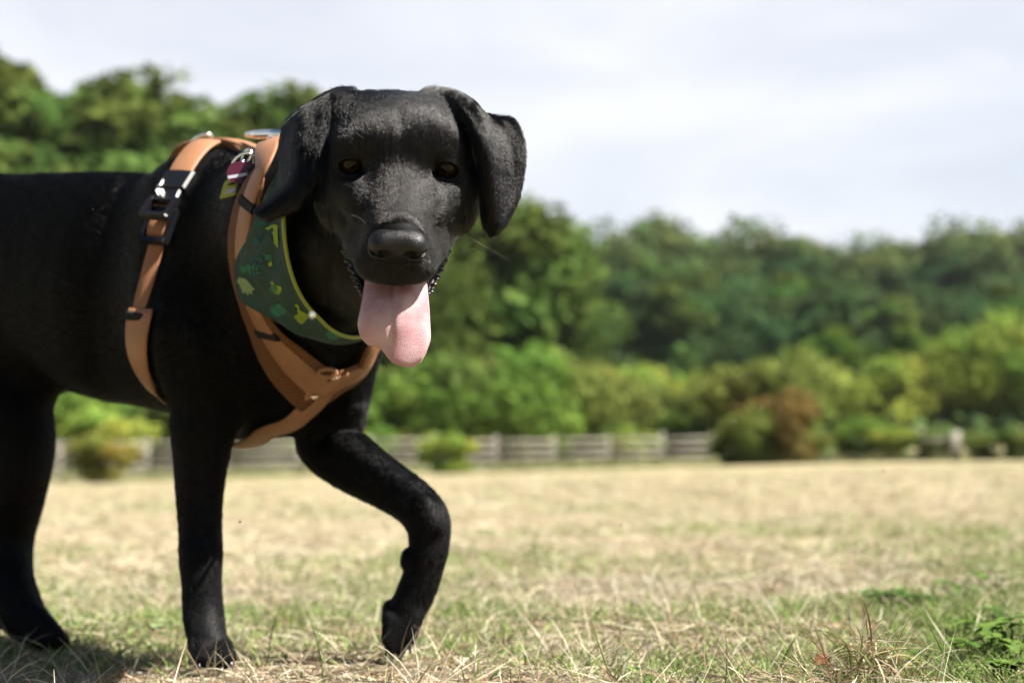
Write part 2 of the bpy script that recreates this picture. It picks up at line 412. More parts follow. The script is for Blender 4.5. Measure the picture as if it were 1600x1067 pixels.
def sphere(r, nu=24, nv=32, sq=(1, 1, 1)):
    V = []; F = []
    for i in range(nu+1):
        a = math.pi*i/nu
        for j in range(nv):
            c = 2*math.pi*j/nv; V.append((r*sq[0]*math.sin(a)*math.cos(c), r*sq[1]*math.sin(a)*math.sin(c), r*sq[2]*math.cos(a)))
    for i in range(nu):
        for j in range(nv): F.append((i*nv+j, (i+1)*nv+j, (i+1)*nv+(j+1) % nv, i*nv+(j+1) % nv))
    return V, F
for s in (-1, 1):
    V, F = sphere(.0118)
    V = [(z, x, y + .0006*math.exp(-(x*x+z*z)/.005**2)*(y > 0)) for x, y, z in V]
    o = mesh('eye', V, F, m_eye, dog); o.location = H(s*38.6, -6.3, 0)
    look = (CAMP+Vector((0, 0, -.28))-Vector(H(s*38.6, -7, 0))).normalized()
    o.rotation_euler = look.to_track_quat('Z', 'Y').to_euler()

# ---- nose, its own finer sculpt in head millimetres
NS = Sculpt(*[np.arange(a, b, .0007, dtype=np.float32) for a, b in ((-.032, .032), (.055, .110), (-.066, -.008))])
I3 = np.eye(3)
def NE(c, r, k=4, sub=False): NS.ell(np.array(c)/1000., I3, np.array(r)/1000., k/1000., sub)
def NK(a, b, ra, rb, k=4, sub=False): NS.cone(np.array(a)/1000., np.array(b)/1000., ra/1000., rb/1000., k/1000., sub=sub)
NE((1, 82, -33), (19, 12.5, 11.5), 4)
for s in (-1, 1):
    NE((1+s*12, 83, -33.5), (11, 12, 10), 5); NE((1+s*14.5, 84, -40), (8, 9, 6), 5)
NE((1, 80, -47), (6, 8, 8), 4)
for s in (-1, 1):
    NE((1+s*10.5, 97, -40), (6.2, 12, 5.2), 2.5, True)
    NK((1+s*12, 95, -40), (1+s*22, 88, -37.5), 2.6, 1.5, 2, True)
NK((1, 95, -36), (1, 93, -56), .9, .9, 2, True)
NV, NF = NS.mesh(); NV = smooth_mesh(NV, NF, 4)
m_nose = mat('wet_nose', (.009, .008, .009), .40, .22)
N, L, b = nodes(m_nose); t = N.new('ShaderNodeTexCoord'); v = N.new('ShaderNodeTexVoronoi'); v.inputs['Scale'].default_value = 950; v.feature = 'DISTANCE_TO_EDGE'
bp = N.new('ShaderNodeBump'); bp.inputs['Strength'].default_value = .6; bp.inputs['Distance'].default_value = .0006
L.new(t.outputs['Object'], v.inputs['Vector']); L.new(v.outputs['Distance'], bp.inputs['Height']); L.new(bp.outputs[0], b.inputs['Normal'])
mesh('nose', HO+NV@HM, NF, m_nose, dog)

# ---- tongue
us = np.linspace(0, 1, 70)
bot = np.interp(us, [0, .05, .14, .26, .34, .41, .50, .62, .75, .88, .95, 1], [512, 529, 539, 542, 547, 558, 568, 573, 575, 566, 552, 536])
TV = []; TF = []; nv = 90; th = .0062
TY = catmull(np.array([1.148, 1.138, 1.130, 1.125, 1.122, 1.122, 1.124, 1.128])[:, None], 300)[:, 0]
def tpt(u, v, side):
    yb = bot[u]; py = 425+(yb-425)*v; U = us[u]
    xl = np.interp(py, [425, 445, 470, 500, 520, 575], [571, 569, 565, 559, 556.5, 556.5]); xr = np.interp(py, [425, 450, 480, 520, 540, 575], [666, 668, 671, 673, 673, 673])
    px = xl+(xr-xl)*U
    if v > .9: px += (620-px)*.03*((v-.9)/.1)**2
    Y = TY[int(np.clip((py-425)/150*299, 0, 299))]
    c = (U-.47); Y += .012*abs(2*c)**2.4 + .0028*math.exp(-(c/.05)**2)*np.interp(py, [430, 520, 560], [1, .6, 0])
    Y += .003*math.sin(py*.045+U*4)+.0018*math.sin(U*11+1+py*.02)
    if U < .35: Y += .006*np.interp(py, [490, 545], [0, 1])*(1-U/.35)
    e = min(1, min(U, 1-U)*14, (1-v)*14); e = math.sqrt(max(0, 1-(1-e)**2))
    return P(px, py, Y + (th*.5*(1-e) if side == 0 else th*(.5+.5*e)))
for side in (0, 1):
    for i in range(70):
        for j in range(nv): TV.append(tpt(i, j/(nv-1), side))
M0 = 70*nv
for i in range(69):
    for j in range(nv-1):
        q = (i*nv+j, i*nv+j+1, (i+1)*nv+j+1, (i+1)*nv+j); TF.append(q[::-1]); TF.append(tuple(x+M0 for x in q))
for j in range(nv-1):
    TF.append((j, j+1, M0+j+1, M0+j)); k = 69*nv; TF.append((k+j, M0+k+j, M0+k+j+1, k+j+1))
for i in range(69):
    a, b2 = i*nv+nv-1, (i+1)*nv+nv-1; TF.append((a, b2, M0+b2, M0+a))
m_tongue = mat('tongue', (.70, .33, .34), .38, .4, Subsurface_Weight=.35, Subsurface_Scale=.004)
m_tongue.node_tree.nodes['Principled BSDF'].inputs['Subsurface Radius'].default_value = (1, .35, .25)
noise_col(m_tongue, (.46, .23, .26), (.60, .39, .40), 60, 6, bump=.7, bscale=1100, dist=.0009)
mesh('tongue', TV, TF, m_tongue, dog)

# ---- serrated lower lip edge on both sides of the jaw
m_lip = mat('lip', (.012, .010, .011), .3, .5)
for s in (1, -1):
    parts = []
    pts = catmull([H(s*43, 4, -67), H(s*36, 20, -80), H(s*28, 38, -91), H(s*23, 46, -96)], 22)
    parts.append(tube(pts, [.0028]*22, 8))
    for i, p in enumerate(pts[2:]):
        V, F = sphere(.0015+.0008*math.sin(i*2.3+s), 8, 8, (1.35, 1, .7)); parts.append((np.array(V)+p+np.array([s*.003, -.002, .0012*math.sin(i*3.1)]), F))
    V, F = merge(parts); mesh('lower_lip', V, F, m_lip, dog)
# lower canine teeth just behind the tongue
m_tooth = mat('tooth', (.75, .70, .58), .25)
for s in (-1, 1):
    V, F = tube(catmull([H(s*19, 44, -92), H(s*20, 47, -84), H(s*20, 46, -76)], 8), np.linspace(.0035, .0009, 8), 8); mesh('tooth', V, F, m_tooth, dog)

# ---- whiskers
m_whisk = mat('whisker', (.35, .32, .26), .35)
def whisker(name_pts, r=.00008):
    V, F = tube(catmull(name_pts, 14), np.linspace(r, r*.35, 14), 5); mesh('whisker', V, F, m_whisk, dog)
def wpx(*q): whisker([P(x, y, Y) for x, y, Y in q])
wpx((734, 371, 1.085), (760, 386, 1.07), (797, 408, 1.05)); wpx((727, 384, 1.085), (744, 378, 1.08), (760, 388, 1.07))
wpx((724, 392, 1.08), (740, 389, 1.07), (752, 397, 1.06)); wpx((572, 350, 1.075), (562, 341, 1.06), (549, 336, 1.05))
wpx((568, 217, 1.12), (550, 204, 1.10), (529, 201, 1.09)); wpx((676, 349, 1.075), (682, 342, 1.065), (688, 336, 1.06)); wpx((566, 205, 1.12), (552, 184, 1.105), (534, 172, 1.10))

m_claw = mat('claw', (.03, .027, .025), .3, .5)
for q in ((604, 1008, 1.449), (612, 1020, 1.447), (625, 1022, 1.447), (640, 1004, 1.447), (311, 1034, 1.434), (328, 1040, 1.432), (346, 1041, 1.432), (361, 1032, 1.434)):
    a = P(*q); d = Vector((.001, -.006, -.008)) if q[0] > 500 else Vector((.002, -.010, -.003)); V, F = tube([a-d*.6, a+d*.3, a+d+Vector((0, 0, -.002))], [.0030, .0026, .0006], 8); mesh('claw', V, F, m_claw, dog)
# ---- coat: real hair strands, combed along the limbs and back over the head
def fur_build(cloth_pts):
    me = dog.data
    co = BV; n = len(co)
    no = np.zeros(n*3, np.float32); me.vertices.foreach_get('normal', no); no = no.reshape(-1, 3)
    # comb direction per vertex
    fl = np.zeros((n, 3)); wt = np.zeros(n)
    for a, b, d, r in FLOW:
        ab = b-a; t = np.clip(((co-a)@ab)/(ab@ab), 0, 1); dist = np.linalg.norm(co-a-t[:, None]*ab, axis=1)-r
        w = np.exp(-np.maximum(dist, 0)/.02); fl += w[:, None]*d; wt += w
    fl += np.array([-.02, .02, -.012])
    h = toH(co)
    head = np.clip((h[:, 1]+105)/40, 0, 1)*np.clip((.22-np.linalg.norm(co-HO, axis=1))/.03, 0, 1)
    # head: backwards from the nose, spreading outwards from the midline, down on the cheeks
    hx, hy, hz = h.T
    D = np.stack([.3*np.tanh(hx/16.)+hx*.005, -np.ones(n), .12+.6*np.clip((hz+28)/26, 0, 1)*np.clip((62-np.abs(hx))/25, 0, 1)-np.clip(np.abs(hx)-34, 0, 40)*.02], 1)
    D[:, 2] += np.where(hz < -30, -.35, 0)
    swirl = np.exp(-((np.abs(hx)-39)**2+hz**2)/450.)*(hy > -15)      # hair parts round the eyes
    D[:, 0] += swirl*(hx-np.sign(hx)*39)*.08; D[:, 2] += swirl*hz*.08
    Dh = D@HM
    fl = fl*(1-head)[:, None]+Dh*head[:, None]
    earm = (hz < 200) & (np.abs(hx) > 56) & (hy < 20) & (hy > -75) & (head > .2)
    earm |= (np.abs(hx) > 72) & (head > .1)
    fl[earm] = np.array([0, 0, -1.]) + .35*np.sign(hx[earm])[:, None]*np.array([-.2, 0, 0])
    fl -= (fl*no).sum(1)[:, None]*no; fl /= np.linalg.norm(fl, axis=1)[:, None]+1e-9
    # lengths: 6 mm on the muzzle, 9 skull, 8 ears, 16 neck, 18 body, 11 legs
    ln = np.interp(co[:, 2], [.05, .10, .22, .28], [.0028, .0042, .0050, .0100]); ln = ln*(1-head)+head*np.interp(hy, [-80, -30, 20, 70], [.0080, .0050, .0038, .0028])
    ln[earm] = .0055
    eyed = np.minimum(np.linalg.norm(h-np.array([39, 3, 0]), axis=1), np.linalg.norm(h-np.array([-39, 3, 0]), axis=1))
    ln *= np.interp(eyed, [9, 20], [.25, 1])
    dens = np.ones(n)
    dens[eyed < 10.2] = 0
    mouth = (np.abs(hx) < 26) & (hy > -20) & (hy < 62) & (hz < -66) & (head > .5); dens[mouth] = 0
    noze = ((hx/24)**2+((hy-84)/15)**2+((hz+33)/15)**2 < 1); dens[noze] = 0
    # under the straps and the scarf
    if len(cloth_pts):
        from mathutils.kdtree import KDTree
        kd = KDTree(len(cloth_pts))
        for i, p in enumerate(cloth_pts): kd.insert(p, i)
        kd.balance()
        lo = np.min(cloth_pts, 0)-.02; hi = np.max(cloth_pts, 0)+.02
        c = np.where(((co > lo) & (co < hi)).all(1) & (head < .5))[0]
        for i in c:
            if kd.find(co[i])[2] < .0125: dens[i] = 0
    # scatter roots over the faces
    F = BF; tri = np.vstack([F[:, [0, 1, 2]], F[:, [0, 2, 3]]])
    A, B, C = co[tri[:, 0]], co[tri[:, 1]], co[tri[:, 2]]; area = .5*np.linalg.norm(np.cross(B-A, C-A), axis=1)
    cen = (A+B+C)/3; tn = no[tri].mean(1)
    view = cen-np.array([0, 0, CAM_H]); vd = np.linalg.norm(view, axis=1); face = -(tn*view).sum(1)/vd
    hd = head[tri].mean(1)
    w = area*dens[tri].min(1)*(1+9.0*hd)
    w *= np.where(face > -.35, 1, .25)
    w *= np.where((cen[:, 0] < -.42*cen[:, 1]), .3, 1)           # outside the frame: thinner
    NH = 60000 if DRAFT else 880000
    cum = np.cumsum(w); pick = np.minimum(np.searchsorted(cum, rng.random(NH)*cum[-1]), len(tri)-1)
    a = rng.random(NH); bq = rng.random(NH); sw = a+bq > 1; a[sw] = 1-a[sw]; bq[sw] = 1-bq[sw]
    W = np.stack([1-a-bq, a, bq], 1)[:, :, None]; tp = tri[pick]
    root = (co[tp]*W).sum(1); nn = (no[tp]*W).sum(1); nn /= np.linalg.norm(nn, axis=1)[:, None]
    ff = (fl[tp]*W).sum(1); ff -= (ff*nn).sum(1)[:, None]*nn; ff /= np.linalg.norm(ff, axis=1)[:, None]+1e-9
    ll = (ln[tp]*W[:, :, 0]).sum(1)*rng.uniform(.65, 1.2, NH)
    # clumped waviness from a smooth field so that locks form
    def field(p, f): return np.sin(p[:, 0]*f+1.3*np.sin(p[:, 1]*f*.7+2))+np.sin(p[:, 2]*f*1.1+1.7*np.sin(p[:, 0]*f*.6))
    side = np.cross(nn, ff); s1 = (field(root, 190)*.05+field(root, 520)*.05+field(root*1.01+3, 1500)*.055)[:, None]
    ff = ff+side*(s1+rng.normal(0, .10, NH)[:, None]); ff /= np.linalg.norm(ff, axis=1)[:, None]
    lift = (.20+.03*field(root+5, 330)+.03*field(root+9, 1300)+rng.normal(0, .08, NH)).clip(.08, .7)[:, None]
    l = ll[:, None]
    pts = np.stack([root-nn*.0006, root+l*.36*(ff*.92+nn*lift*1.7), root+l*.70*(ff*.97+nn*lift*1.25), root+l*(ff+nn*lift*.85)], 1).astype(np.float32)
    hc = bpy.data.hair_curves.new('fur'); hc.add_curves([4]*NH)
    hc.attributes['position'].data.foreach_set('vector', pts.ravel())
    hp = head[tp].mean(1)
    r0 = (.00006+.00007*(1-hp))*rng.uniform(.8, 1.2, NH)
    rr = hc.attributes.get('radius') or hc.attributes.new('radius', 'FLOAT', 'POINT')
    rr.data.foreach_set('value', (r0[:, None]*np.array([1, .9, .65, .15])[None]).astype(np.float32).ravel())
    m = bpy.data.materials.new('black_hair'); m.use_nodes = True; t = m.node_tree; t.nodes.remove(t.nodes['Principled BSDF'])
    hb = t.nodes.new('ShaderNodeBsdfHairPrincipled'); hb.parametrization = 'COLOR'
    hb.inputs['Color'].default_value = (.0022, .0019, .0017, 1); hb.inputs['Roughness'].default_value = .17; hb.inputs['IOR'].default_value = 1.42; hb.inputs['Radial Roughness'].default_value = .5
    if 'Random Roughness' in hb.inputs: hb.inputs['Random Roughness'].default_value = .3
    t.links.new(hb.outputs[0], t.nodes['Material Output'].inputs[0])
    at = hc.attributes.new('gloss', 'FLOAT', 'POINT'); at.data.foreach_set('value', np.repeat(np.where(earm[tp[:, 0]], 1.27, 1.21+.15*hp), 4).astype(np.float32))
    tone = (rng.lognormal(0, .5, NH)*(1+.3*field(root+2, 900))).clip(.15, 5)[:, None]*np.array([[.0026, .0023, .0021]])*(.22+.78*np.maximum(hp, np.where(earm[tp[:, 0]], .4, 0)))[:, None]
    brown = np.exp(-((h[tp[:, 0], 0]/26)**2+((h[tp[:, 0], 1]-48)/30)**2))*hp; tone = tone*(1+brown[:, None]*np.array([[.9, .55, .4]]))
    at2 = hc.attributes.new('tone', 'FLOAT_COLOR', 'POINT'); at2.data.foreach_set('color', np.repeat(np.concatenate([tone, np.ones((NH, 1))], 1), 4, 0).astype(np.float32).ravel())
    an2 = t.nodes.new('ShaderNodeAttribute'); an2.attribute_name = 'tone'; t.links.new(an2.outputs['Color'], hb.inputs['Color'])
    an = t.nodes.new('ShaderNodeAttribute'); an.attribute_name = 'gloss'; t.links.new(an.outputs['Fac'], hb.inputs['IOR'])
    hc.materials.append(m)
    o = bpy.data.objects.new('fur', hc); link(o, dog)
    print('fur', NH, time.time()-T0)
# ================================================================ harness, scarf, tags
CLOTH = []
def hit2(px, py, off, ymin=1.24, ymax=9):
    d = ray(px, py).normalized(); o = CAMP.copy()
    for _ in range(8):
        h, n, i, dist = BVH.ray_cast(o, d)
        if h is None: return None
        if h.y > ymin and n.dot(d) < 0: return (h-d*(off/max(.4, -n.dot(d))), n)
        o = h+d*.002
    return None
def near(p, off):
    h, n, i, dist = BVH.find_nearest(Vector(p)); return (h+n*off, n)
def path(ctrl, off, n=40, ymin=1.24):    # ctrl: (px, py) on the coat, or (px, py, Y) for the nearest spot of the coat
    out = []
    for c in ctrl:
        r = hit2(c[0], c[1], off, ymin) if len(c) == 2 else near(P(*c), off)
        if r is None: r = near(P(c[0], c[1], 1.45), off)
        out.append(r)
    Q = catmull([list(p) for p, _ in out], n); M = catmull([list(m) for _, m in out], n)
    res = []
    for q, m in zip(Q, M):
        h, nn, i, dist = BVH.find_nearest(Vector(q)); m = Vector(m).normalized()
        g = (Vector(q)-h).dot(nn)
        if g < off: q = Vector(q)+nn*(off-g)
        res.append((Vector(q), (m+nn*.4).normalized()))
    P3 = np.array([list(r[0]) for r in res])
    for _ in range(3): P3[1:-1] = .5*P3[1:-1]+.25*(P3[:-2]+P3[2:])
    return [(Vector(p), r[1]) for p, r in zip(P3, res)]
def ribbon(pth, w, t, closed=False, shift=0.0, lift=0.0):
    n = len(pth); ws = w if hasattr(w, '__len__') else [w]*n; V, F = [], []
    prof = [(-.5, 0), (-.5, .55), (-.44, 1), (0, 1.04), (.44, 1), (.5, .55), (.5, 0)]; k = len(prof)
    for i, (p, m) in enumerate(pth):
        a = pth[(i-1) % n][0] if closed or i else p; b = pth[(i+1) % n][0] if closed or i < n-1 else p
        tg = (b-a).normalized(); m = (m-tg*m.dot(tg)).normalized(); s = tg.cross(m)
        for u, h in prof:
            q = p + s*(u*ws[i]+shift) + m*lift; hh, n_, q_, ds = BVH.find_nearest(q)
            g_ = (q-hh).dot(n_)
            if -.012 < g_ < .004+lift: q = q + n_*(.004+lift-g_)
            V.append(q + m*(h*t))
        for u in (-.45, 0, .45): CLOTH.append(tuple(p+s*(u*ws[i]+shift)))
    for i in range(n if closed else n-1):
        j = (i+1) % n
        for q in range(k): F.append((i*k+q, i*k+(q+1) % k, j*k+(q+1) % k, j*k+q))
    if not closed: F.append(tuple(range(k-1, -1, -1))); F.append(tuple((n-1)*k+q for q in range(k)))
    return V, F
m_leather = mat('tan_leather', (.50, .25, .14), .55, .35)
noise_col(m_leather, (.31, .14, .064), (.39, .185, .09), 30, 5, bump=.25, bscale=900, dist=.0006)
m_pad = mat('woven_padding', (.34, .135, .045), .8, .2)
N, L, b = nodes(m_pad); t = N.new('ShaderNodeTexCoord'); vv = N.new('ShaderNodeTexVoronoi'); vv.inputs['Scale'].default_value = 380; vv.inputs['Randomness'].default_value = .1
L.new(t.outputs['Object'], vv.inputs['Vector']); r = N.new('ShaderNodeValToRGB'); r.color_ramp.elements[0].color = (.17, .07, .025, 1); r.color_ramp.elements[1].color = (.045, .017, .006, 1); r.color_ramp.elements[1].position = .75
L.new(vv.outputs['Distance'], r.inputs[0]); L.new(r.outputs[0], b.inputs['Base Color'])
m_web = mat('tan_webbing', (.33, .15, .075), .75, .2)
N, L, b = nodes(m_web); t = N.new('ShaderNodeTexCoord'); wv = N.new('ShaderNodeTexWave'); wv.bands_direction = 'Z'; wv.inputs['Scale'].default_value = 160
bp = N.new('ShaderNodeBump'); bp.inputs['Strength'].default_value = .5; bp.inputs['Distance'].default_value = .0008; L.new(t.outputs['Object'], wv.inputs['Vector']); L.new(wv.outputs[1], bp.inputs['Height']); L.new(bp.outputs[0], b.inputs['Normal'])
m_plas = mat('black_plastic', (.007, .007, .009), .35, .3)
m_band = mat('black_elastic', (.012, .012, .012), .8, .2)
m_metal = mat('steel', (.78, .77, .74), .18, .5, 1.0)
m_brass = mat('brass', (.85, .72, .48), .22, .5, 1.0)

har = empty('dog_harness', Vector((-.3, 1.45, .45)), 'tan leather dog harness with woven padding and a black clip on the black dog', 'harness')
def hpart(name, VF, m, parent=None, smooth=True):
    V, F = VF; par = parent or har
    V = [Vector(v) for v in V]
    o = mesh(name, V, F, m, None, smooth)
    o.parent = par; o.matrix_parent_inverse = par_world(par).inverted(); return o
def par_world(o):
    M = Matrix.Translation(o.location)
    return M if o.parent is None else par_world(o.parent) @ o.matrix_parent_inverse @ M if o.type == 'EMPTY' else M if o.parent is None else par_world(o.parent) @ o.matrix_parent_inverse
# girth loop: the strap lies in one plane round the ribs
ga, gb, gc = [hit2(*q, .006)[0] for q in ((284, 272), (229, 440), (256, 625))]
gn = (gb-ga).cross(gc-ga).normalized()
cen = Vector(P(285, 455, 1.58)); cen -= gn*(cen-ga).dot(gn)
u = (ga-cen).normalized(); v = gn.cross(u).normalized()
if (gb-cen).dot(v) < 0: v = -v
loop = []
for i in range(120):
    a = 2*math.pi*i/120; d = u*math.cos(a)+v*math.sin(a); h, n_, q, dist = BVH.ray_cast(cen+d*.5, -d)
    R_ = (h-cen).length if h else .13
    sa = (math.atan2((gc-cen).dot(v), (gc-cen).dot(u))) % (2*math.pi)
    if sa-.02 < a < 2*math.pi-sa: R_ = min(R_, (gc-cen).length-.02-.10*min(1, (a-sa)/.4))       # passes behind the leg, under the coat
    loop.append((cen+d*(R_+.006), (d+(n_ if h and R_ > (h-cen).length-.001 else d)*.5).normalized()))
pp = np.array([list(q[0]) for q in loop])
for _ in range(6): pp = .5*pp+.25*(np.roll(pp, 1, 0)+np.roll(pp, -1, 0))
loop = [(Vector(p), q[1]) for p, q in zip(pp, loop)]
hpart('girth_strap', ribbon(loop, .0185, .0022, True), m_web)
ai = lambda k: loop[k % 120]
hpart('top_strap', ribbon([ai(k) for k in range(-16, 9)], .030, .0030, lift=.0022), m_leather)
# leather pieces at the flank
ibest = min(range(120), key=lambda k: (loop[k][0]-gb).length); iend = min(range(120), key=lambda k: (loop[k][0]-gc).length)
fl_ = [ai(k) for k in range(ibest+4, iend+4)]
hpart('side_panel', ribbon(fl_, list(np.interp(range(len(fl_)), [0, 1, len(fl_)-1], [.034, .036, .016])), .003, lift=.0006, shift=-.004), m_leather)
def keeper(c, m, tg, w, l, th, name='keeper_band', mt=None, par=None):
    m = m.normalized(); tg = (tg-m*tg.dot(m)).normalized(); s = tg.cross(m)
    V, F = [], []
    for sx_ in (-.5, .5):
        for q, hh in ((-.5, -.1), (-.5, .7), (-.35, 1), (.35, 1), (.5, .7), (.5, -.1)): V.append(c+s*(sx_*w)+tg*(q*l)+m*(hh*th))
    F = [(q, (q+1) % 6, 6+(q+1) % 6, 6+q) for q in range(6)]+[tuple(range(5, -1, -1)), tuple(range(6, 12))]
    return hpart(name, (V, F), mt or m_band, par, False)
def tang(pth, i): return (pth[min(i+1, len(pth)-1)][0]-pth[max(i-1, 0)][0]).normalized()
kb = ibest+5; keeper(ai(kb)[0]+ai(kb)[1]*.001, ai(kb)[1], ai(kb+1)[0]-ai(kb-1)[0], .022, .009, .0058)
# side release buckle and the slider below it
def frame_at(c, m, tg):
    m = m.normalized(); tg = (tg-m*tg.dot(m)).normalized(); s = tg.cross(m); return c, s, tg, m
def rbox(c, s, tg, m, w, l, h, z0=0, tw=1.0):
    V = []
    for hh, ins in ((z0, 0), (z0+h*.7, 0), (z0+h, .12)):
        for a, b2 in ((-1, -1), (0, -1.08), (1, -1), (1, 1), (0, 1.08), (-1, 1)):
            ww = w*(tw if b2 > 0 else 1)*(1-ins); V.append(c+s*(a*ww/2)+tg*(b2*l/2*(1-ins*.6))+m*hh)
    F = [tuple(range(5, -1, -1)), tuple(range(12, 18))]+[(r*6+q, r*6+(q+1) % 6, (r+1)*6+(q+1) % 6, (r+1)*6+q) for r in (0, 1) for q in range(6)]
    return V, F
bi = min(range(120), key=lambda k: (loop[k][0]-hit2(256, 306, .006)[0]).length)
c, s_, tg_, m_ = frame_at(ai(bi)[0], ai(bi)[1], ai(bi+1)[0]-ai(bi-1)[0])
bk = hpart('buckle', merge([rbox(c-tg_*.010, s_, tg_, m_, .036, .026, .009, .002, 1.0), rbox(c+tg_*.012, s_, tg_, m_, .028, .019, .007, .002, 1.15), rbox(c+tg_*.030-s_*.0145, s_, tg_, m_, .0055, .026, .008, .002), rbox(c+tg_*.030+s_*.0145, s_, tg_, m_, .0055, .026, .008, .002), rbox(c+tg_*.043, s_, tg_, m_, .034, .005, .008, .002)]), m_plas, smooth=False)
hpart('clip_prong', merge([rbox(c+s_*.0115+tg_*.003, s_, tg_, m_, .0016, .018, .0104, .002), rbox(c+s_*.006+tg_*.010, s_, tg_, m_, .0014, .006, .0104, .002)]), m_metal, bk, False)
si = min(range(120), key=lambda k: (loop[k][0]-hit2(240, 358, .006)[0]).length)
c, s_, tg_, m_ = frame_at(ai(si)[0], ai(si)[1], ai(si+1)[0]-ai(si-1)[0])
hpart('slider', merge([rbox(c+s_*q, s_, tg_, m_, .004, .040, .008, .001) for q in (-.0145, .0145)]+[rbox(c+tg_*q, s_, tg_, m_, .032, .005, .009, .001) for q in (-.018, .018)]), m_plas, smooth=False)
bulge = [(c+tg_*q+m_*(.003+.0055*math.sin(math.pi*(q+.014)/.028)), m_) for q in np.linspace(-.014, .014, 9)]
hpart('strap_fold', ribbon(bulge, .0205, .002), m_web)
# neck straps: near side, over the chest, far side
A_pts = [(440, 236, 1.47), (424, 250), (404, 290), (390, 335), (384, 390), (390, 440), (414, 505), (455, 562), (508, 610)]
pa = path(A_pts, .007, 60)
hpart('neck_strap', ribbon(pa, list(np.interp(range(60), [0, 14, 59], [.029, .024, .026])), .0028, lift=.0028), m_leather)
hpart('neck_padding', ribbon(pa[12:], list(np.interp(range(48), [0, 4, 30, 47], [.030, .046, .056, .056])), .003, lift=0, shift=.006), m_pad)
B_pts = [(503, 614), (530, 597), (566, 574), (602, 548), (640, 480, 1.48), (650, 400, 1.47), (620, 300, 1.50), (540, 235, 1.52), (470, 232, 1.50), (440, 236, 1.47)]
pb = path(B_pts, .007, 70)
hpart('chest_strap', ribbon(pb, .020, .003, lift=.0028, shift=-.004), m_leather)
hpart('chest_padding', ribbon(pb[:46], .034, .003), m_pad)
pc = path([(500, 612), (478, 640), (452, 662), (420, 672), (395, 680, 1.54), (372, 680, 1.56), (350, 674, 1.565), (330, 655, 1.57)], .006, 40)
hpart('belly_strap', ribbon(pc, list(np.interp(range(40), [0, 8, 39], [.030, .024, .020])), .003, lift=.001), m_leather)
for q in (20, 46): keeper(pa[q][0]+pa[q][1]*.003, pa[q][1], tang(pa, q), .030, .010, .0040)
for px_, py_ in ((522, 590), (491, 620)):
    r_ = hit2(px_, py_, .014); V, F = sphere(.0042, 10, 14, (1, 1, .6)); hpart('rivet', ([Vector(q)+r_[0] for q in V], F), m_brass)
r_ = hit2(512, 583, .016); tcv = [r_[0]+Vector((.009*math.cos(a), -.002, .004*math.sin(a))) for a in np.linspace(0, 2*math.pi, 20, False)]
hpart('chest_loop', tube(tcv, .0024, 8, True), m_leather)
# back strap with steel hardware along the withers
pd = path([(272, 252, 1.62), (300, 252, 1.60), (335, 246, 1.56), (370, 240, 1.53), (405, 236, 1.50), (440, 232, 1.46)], .008, 40)
hpart('back_strap', ribbon(pd, .022, .003), m_leather)
hpart('handle_tab', ribbon([(p+m*(.006+.010*math.sin(i/12*math.pi)), m) for i, (p, m) in enumerate(pd[:13])], .020, .003), m_leather)
def on(pth, i, up): return pth[i][0]+pth[i][1]*up
def ringpts(c, a, b, r1, r2, n=24): return [c+a*(r1*math.cos(q))+b*(r2*math.sin(q)) for q in np.linspace(0, 2*math.pi, n, False)]
tg0 = tang(pd, 8); hpart('back_ring', tube(ringpts(on(pd, 12, .010), tg0, pd[12][1].cross(tg0), .015, .009), .0020, 8, True), m_metal)
tg1 = tang(pd, 34)
clip = hpart('snap_hook', merge([tube([on(pd, 26, .012), on(pd, 30, .017), on(pd, 35, .019), on(pd, 39, .019)+tg1*.015], [.003, .0048, .0048, .0035], 10), tube(ringpts(on(pd, 37, .014), tg1, Vector((0, -1, 0)), .018, .008), .0022, 8, True)]), m_metal)

# tags on rings
def rdisc(c, sx_, up, nrm, shape, th):
    n = len(shape); V = [c+sx_*x+up*y+nrm*(z*th/2) for z in (-1, 1) for x, y in shape]
    F = [tuple(range(n-1, -1, -1)), tuple(range(n, 2*n))]+[(q, (q+1) % n, n+(q+1) % n, n+q) for q in range(n)]
    return V, F
def thing_mesh(name, label, cat, VF, m, group=None, smooth=False):
    o = mesh(name, VF[0], VF[1], m, None, smooth); return tag(o, label, cat, group)
def child(name, VF, m, par, smooth=False): return mesh(name, VF[0], VF[1], m, par, smooth)
YT = 1.36
sx_ = Vector((1, .05, .18)).normalized(); nrm = Vector((-.25, -1, .25)).normalized(); up = nrm.cross(sx_).normalized(); up = -up if up.z < 0 else up
rg = thing_mesh('split_ring', 'large steel split ring holding the dog tags at the withers', 'ring', tube(ringpts(P(380, 258, YT), Vector((.9, 0, .3)).normalized(), Vector((.1, -.5, .9)).normalized(), .0115, .0115), .0015, 8, True), m_metal, smooth=True)
rg2 = thing_mesh('split_ring', 'small thick steel ring on the snap hook above the burgundy tag', 'ring', tube(ringpts(P(386, 245, YT), Vector((.7, -.5, .2)).normalized(), Vector((.1, 0, 1)), .0062, .0068), .0014, 8, True), m_metal, smooth=True)
m_red = mat('burgundy_enamel', (.085, .012, .025), .3, .5); m_pale = mat('pale_enamel', (.55, .52, .6), .3); m_yel = mat('yellow_plastic', (.50, .50, .07), .35); m_blue = mat('blue_metal', (.05, .10, .30), .25, .5, .6)
cR = P(379, 270, YT-.010); tr = thing_mesh('dog_tag', 'burgundy dog tag with a pale stripe hanging at the withers', 'dog tag', rdisc(cR, sx_, up, nrm, [(.0150*math.copysign(abs(math.cos(a))**.8, math.cos(a)), .0120*math.sin(a)+.001*math.cos(3*a)) for a in np.linspace(0, 2*math.pi, 28, False)], .0016), m_red, 'dog tags on the harness')
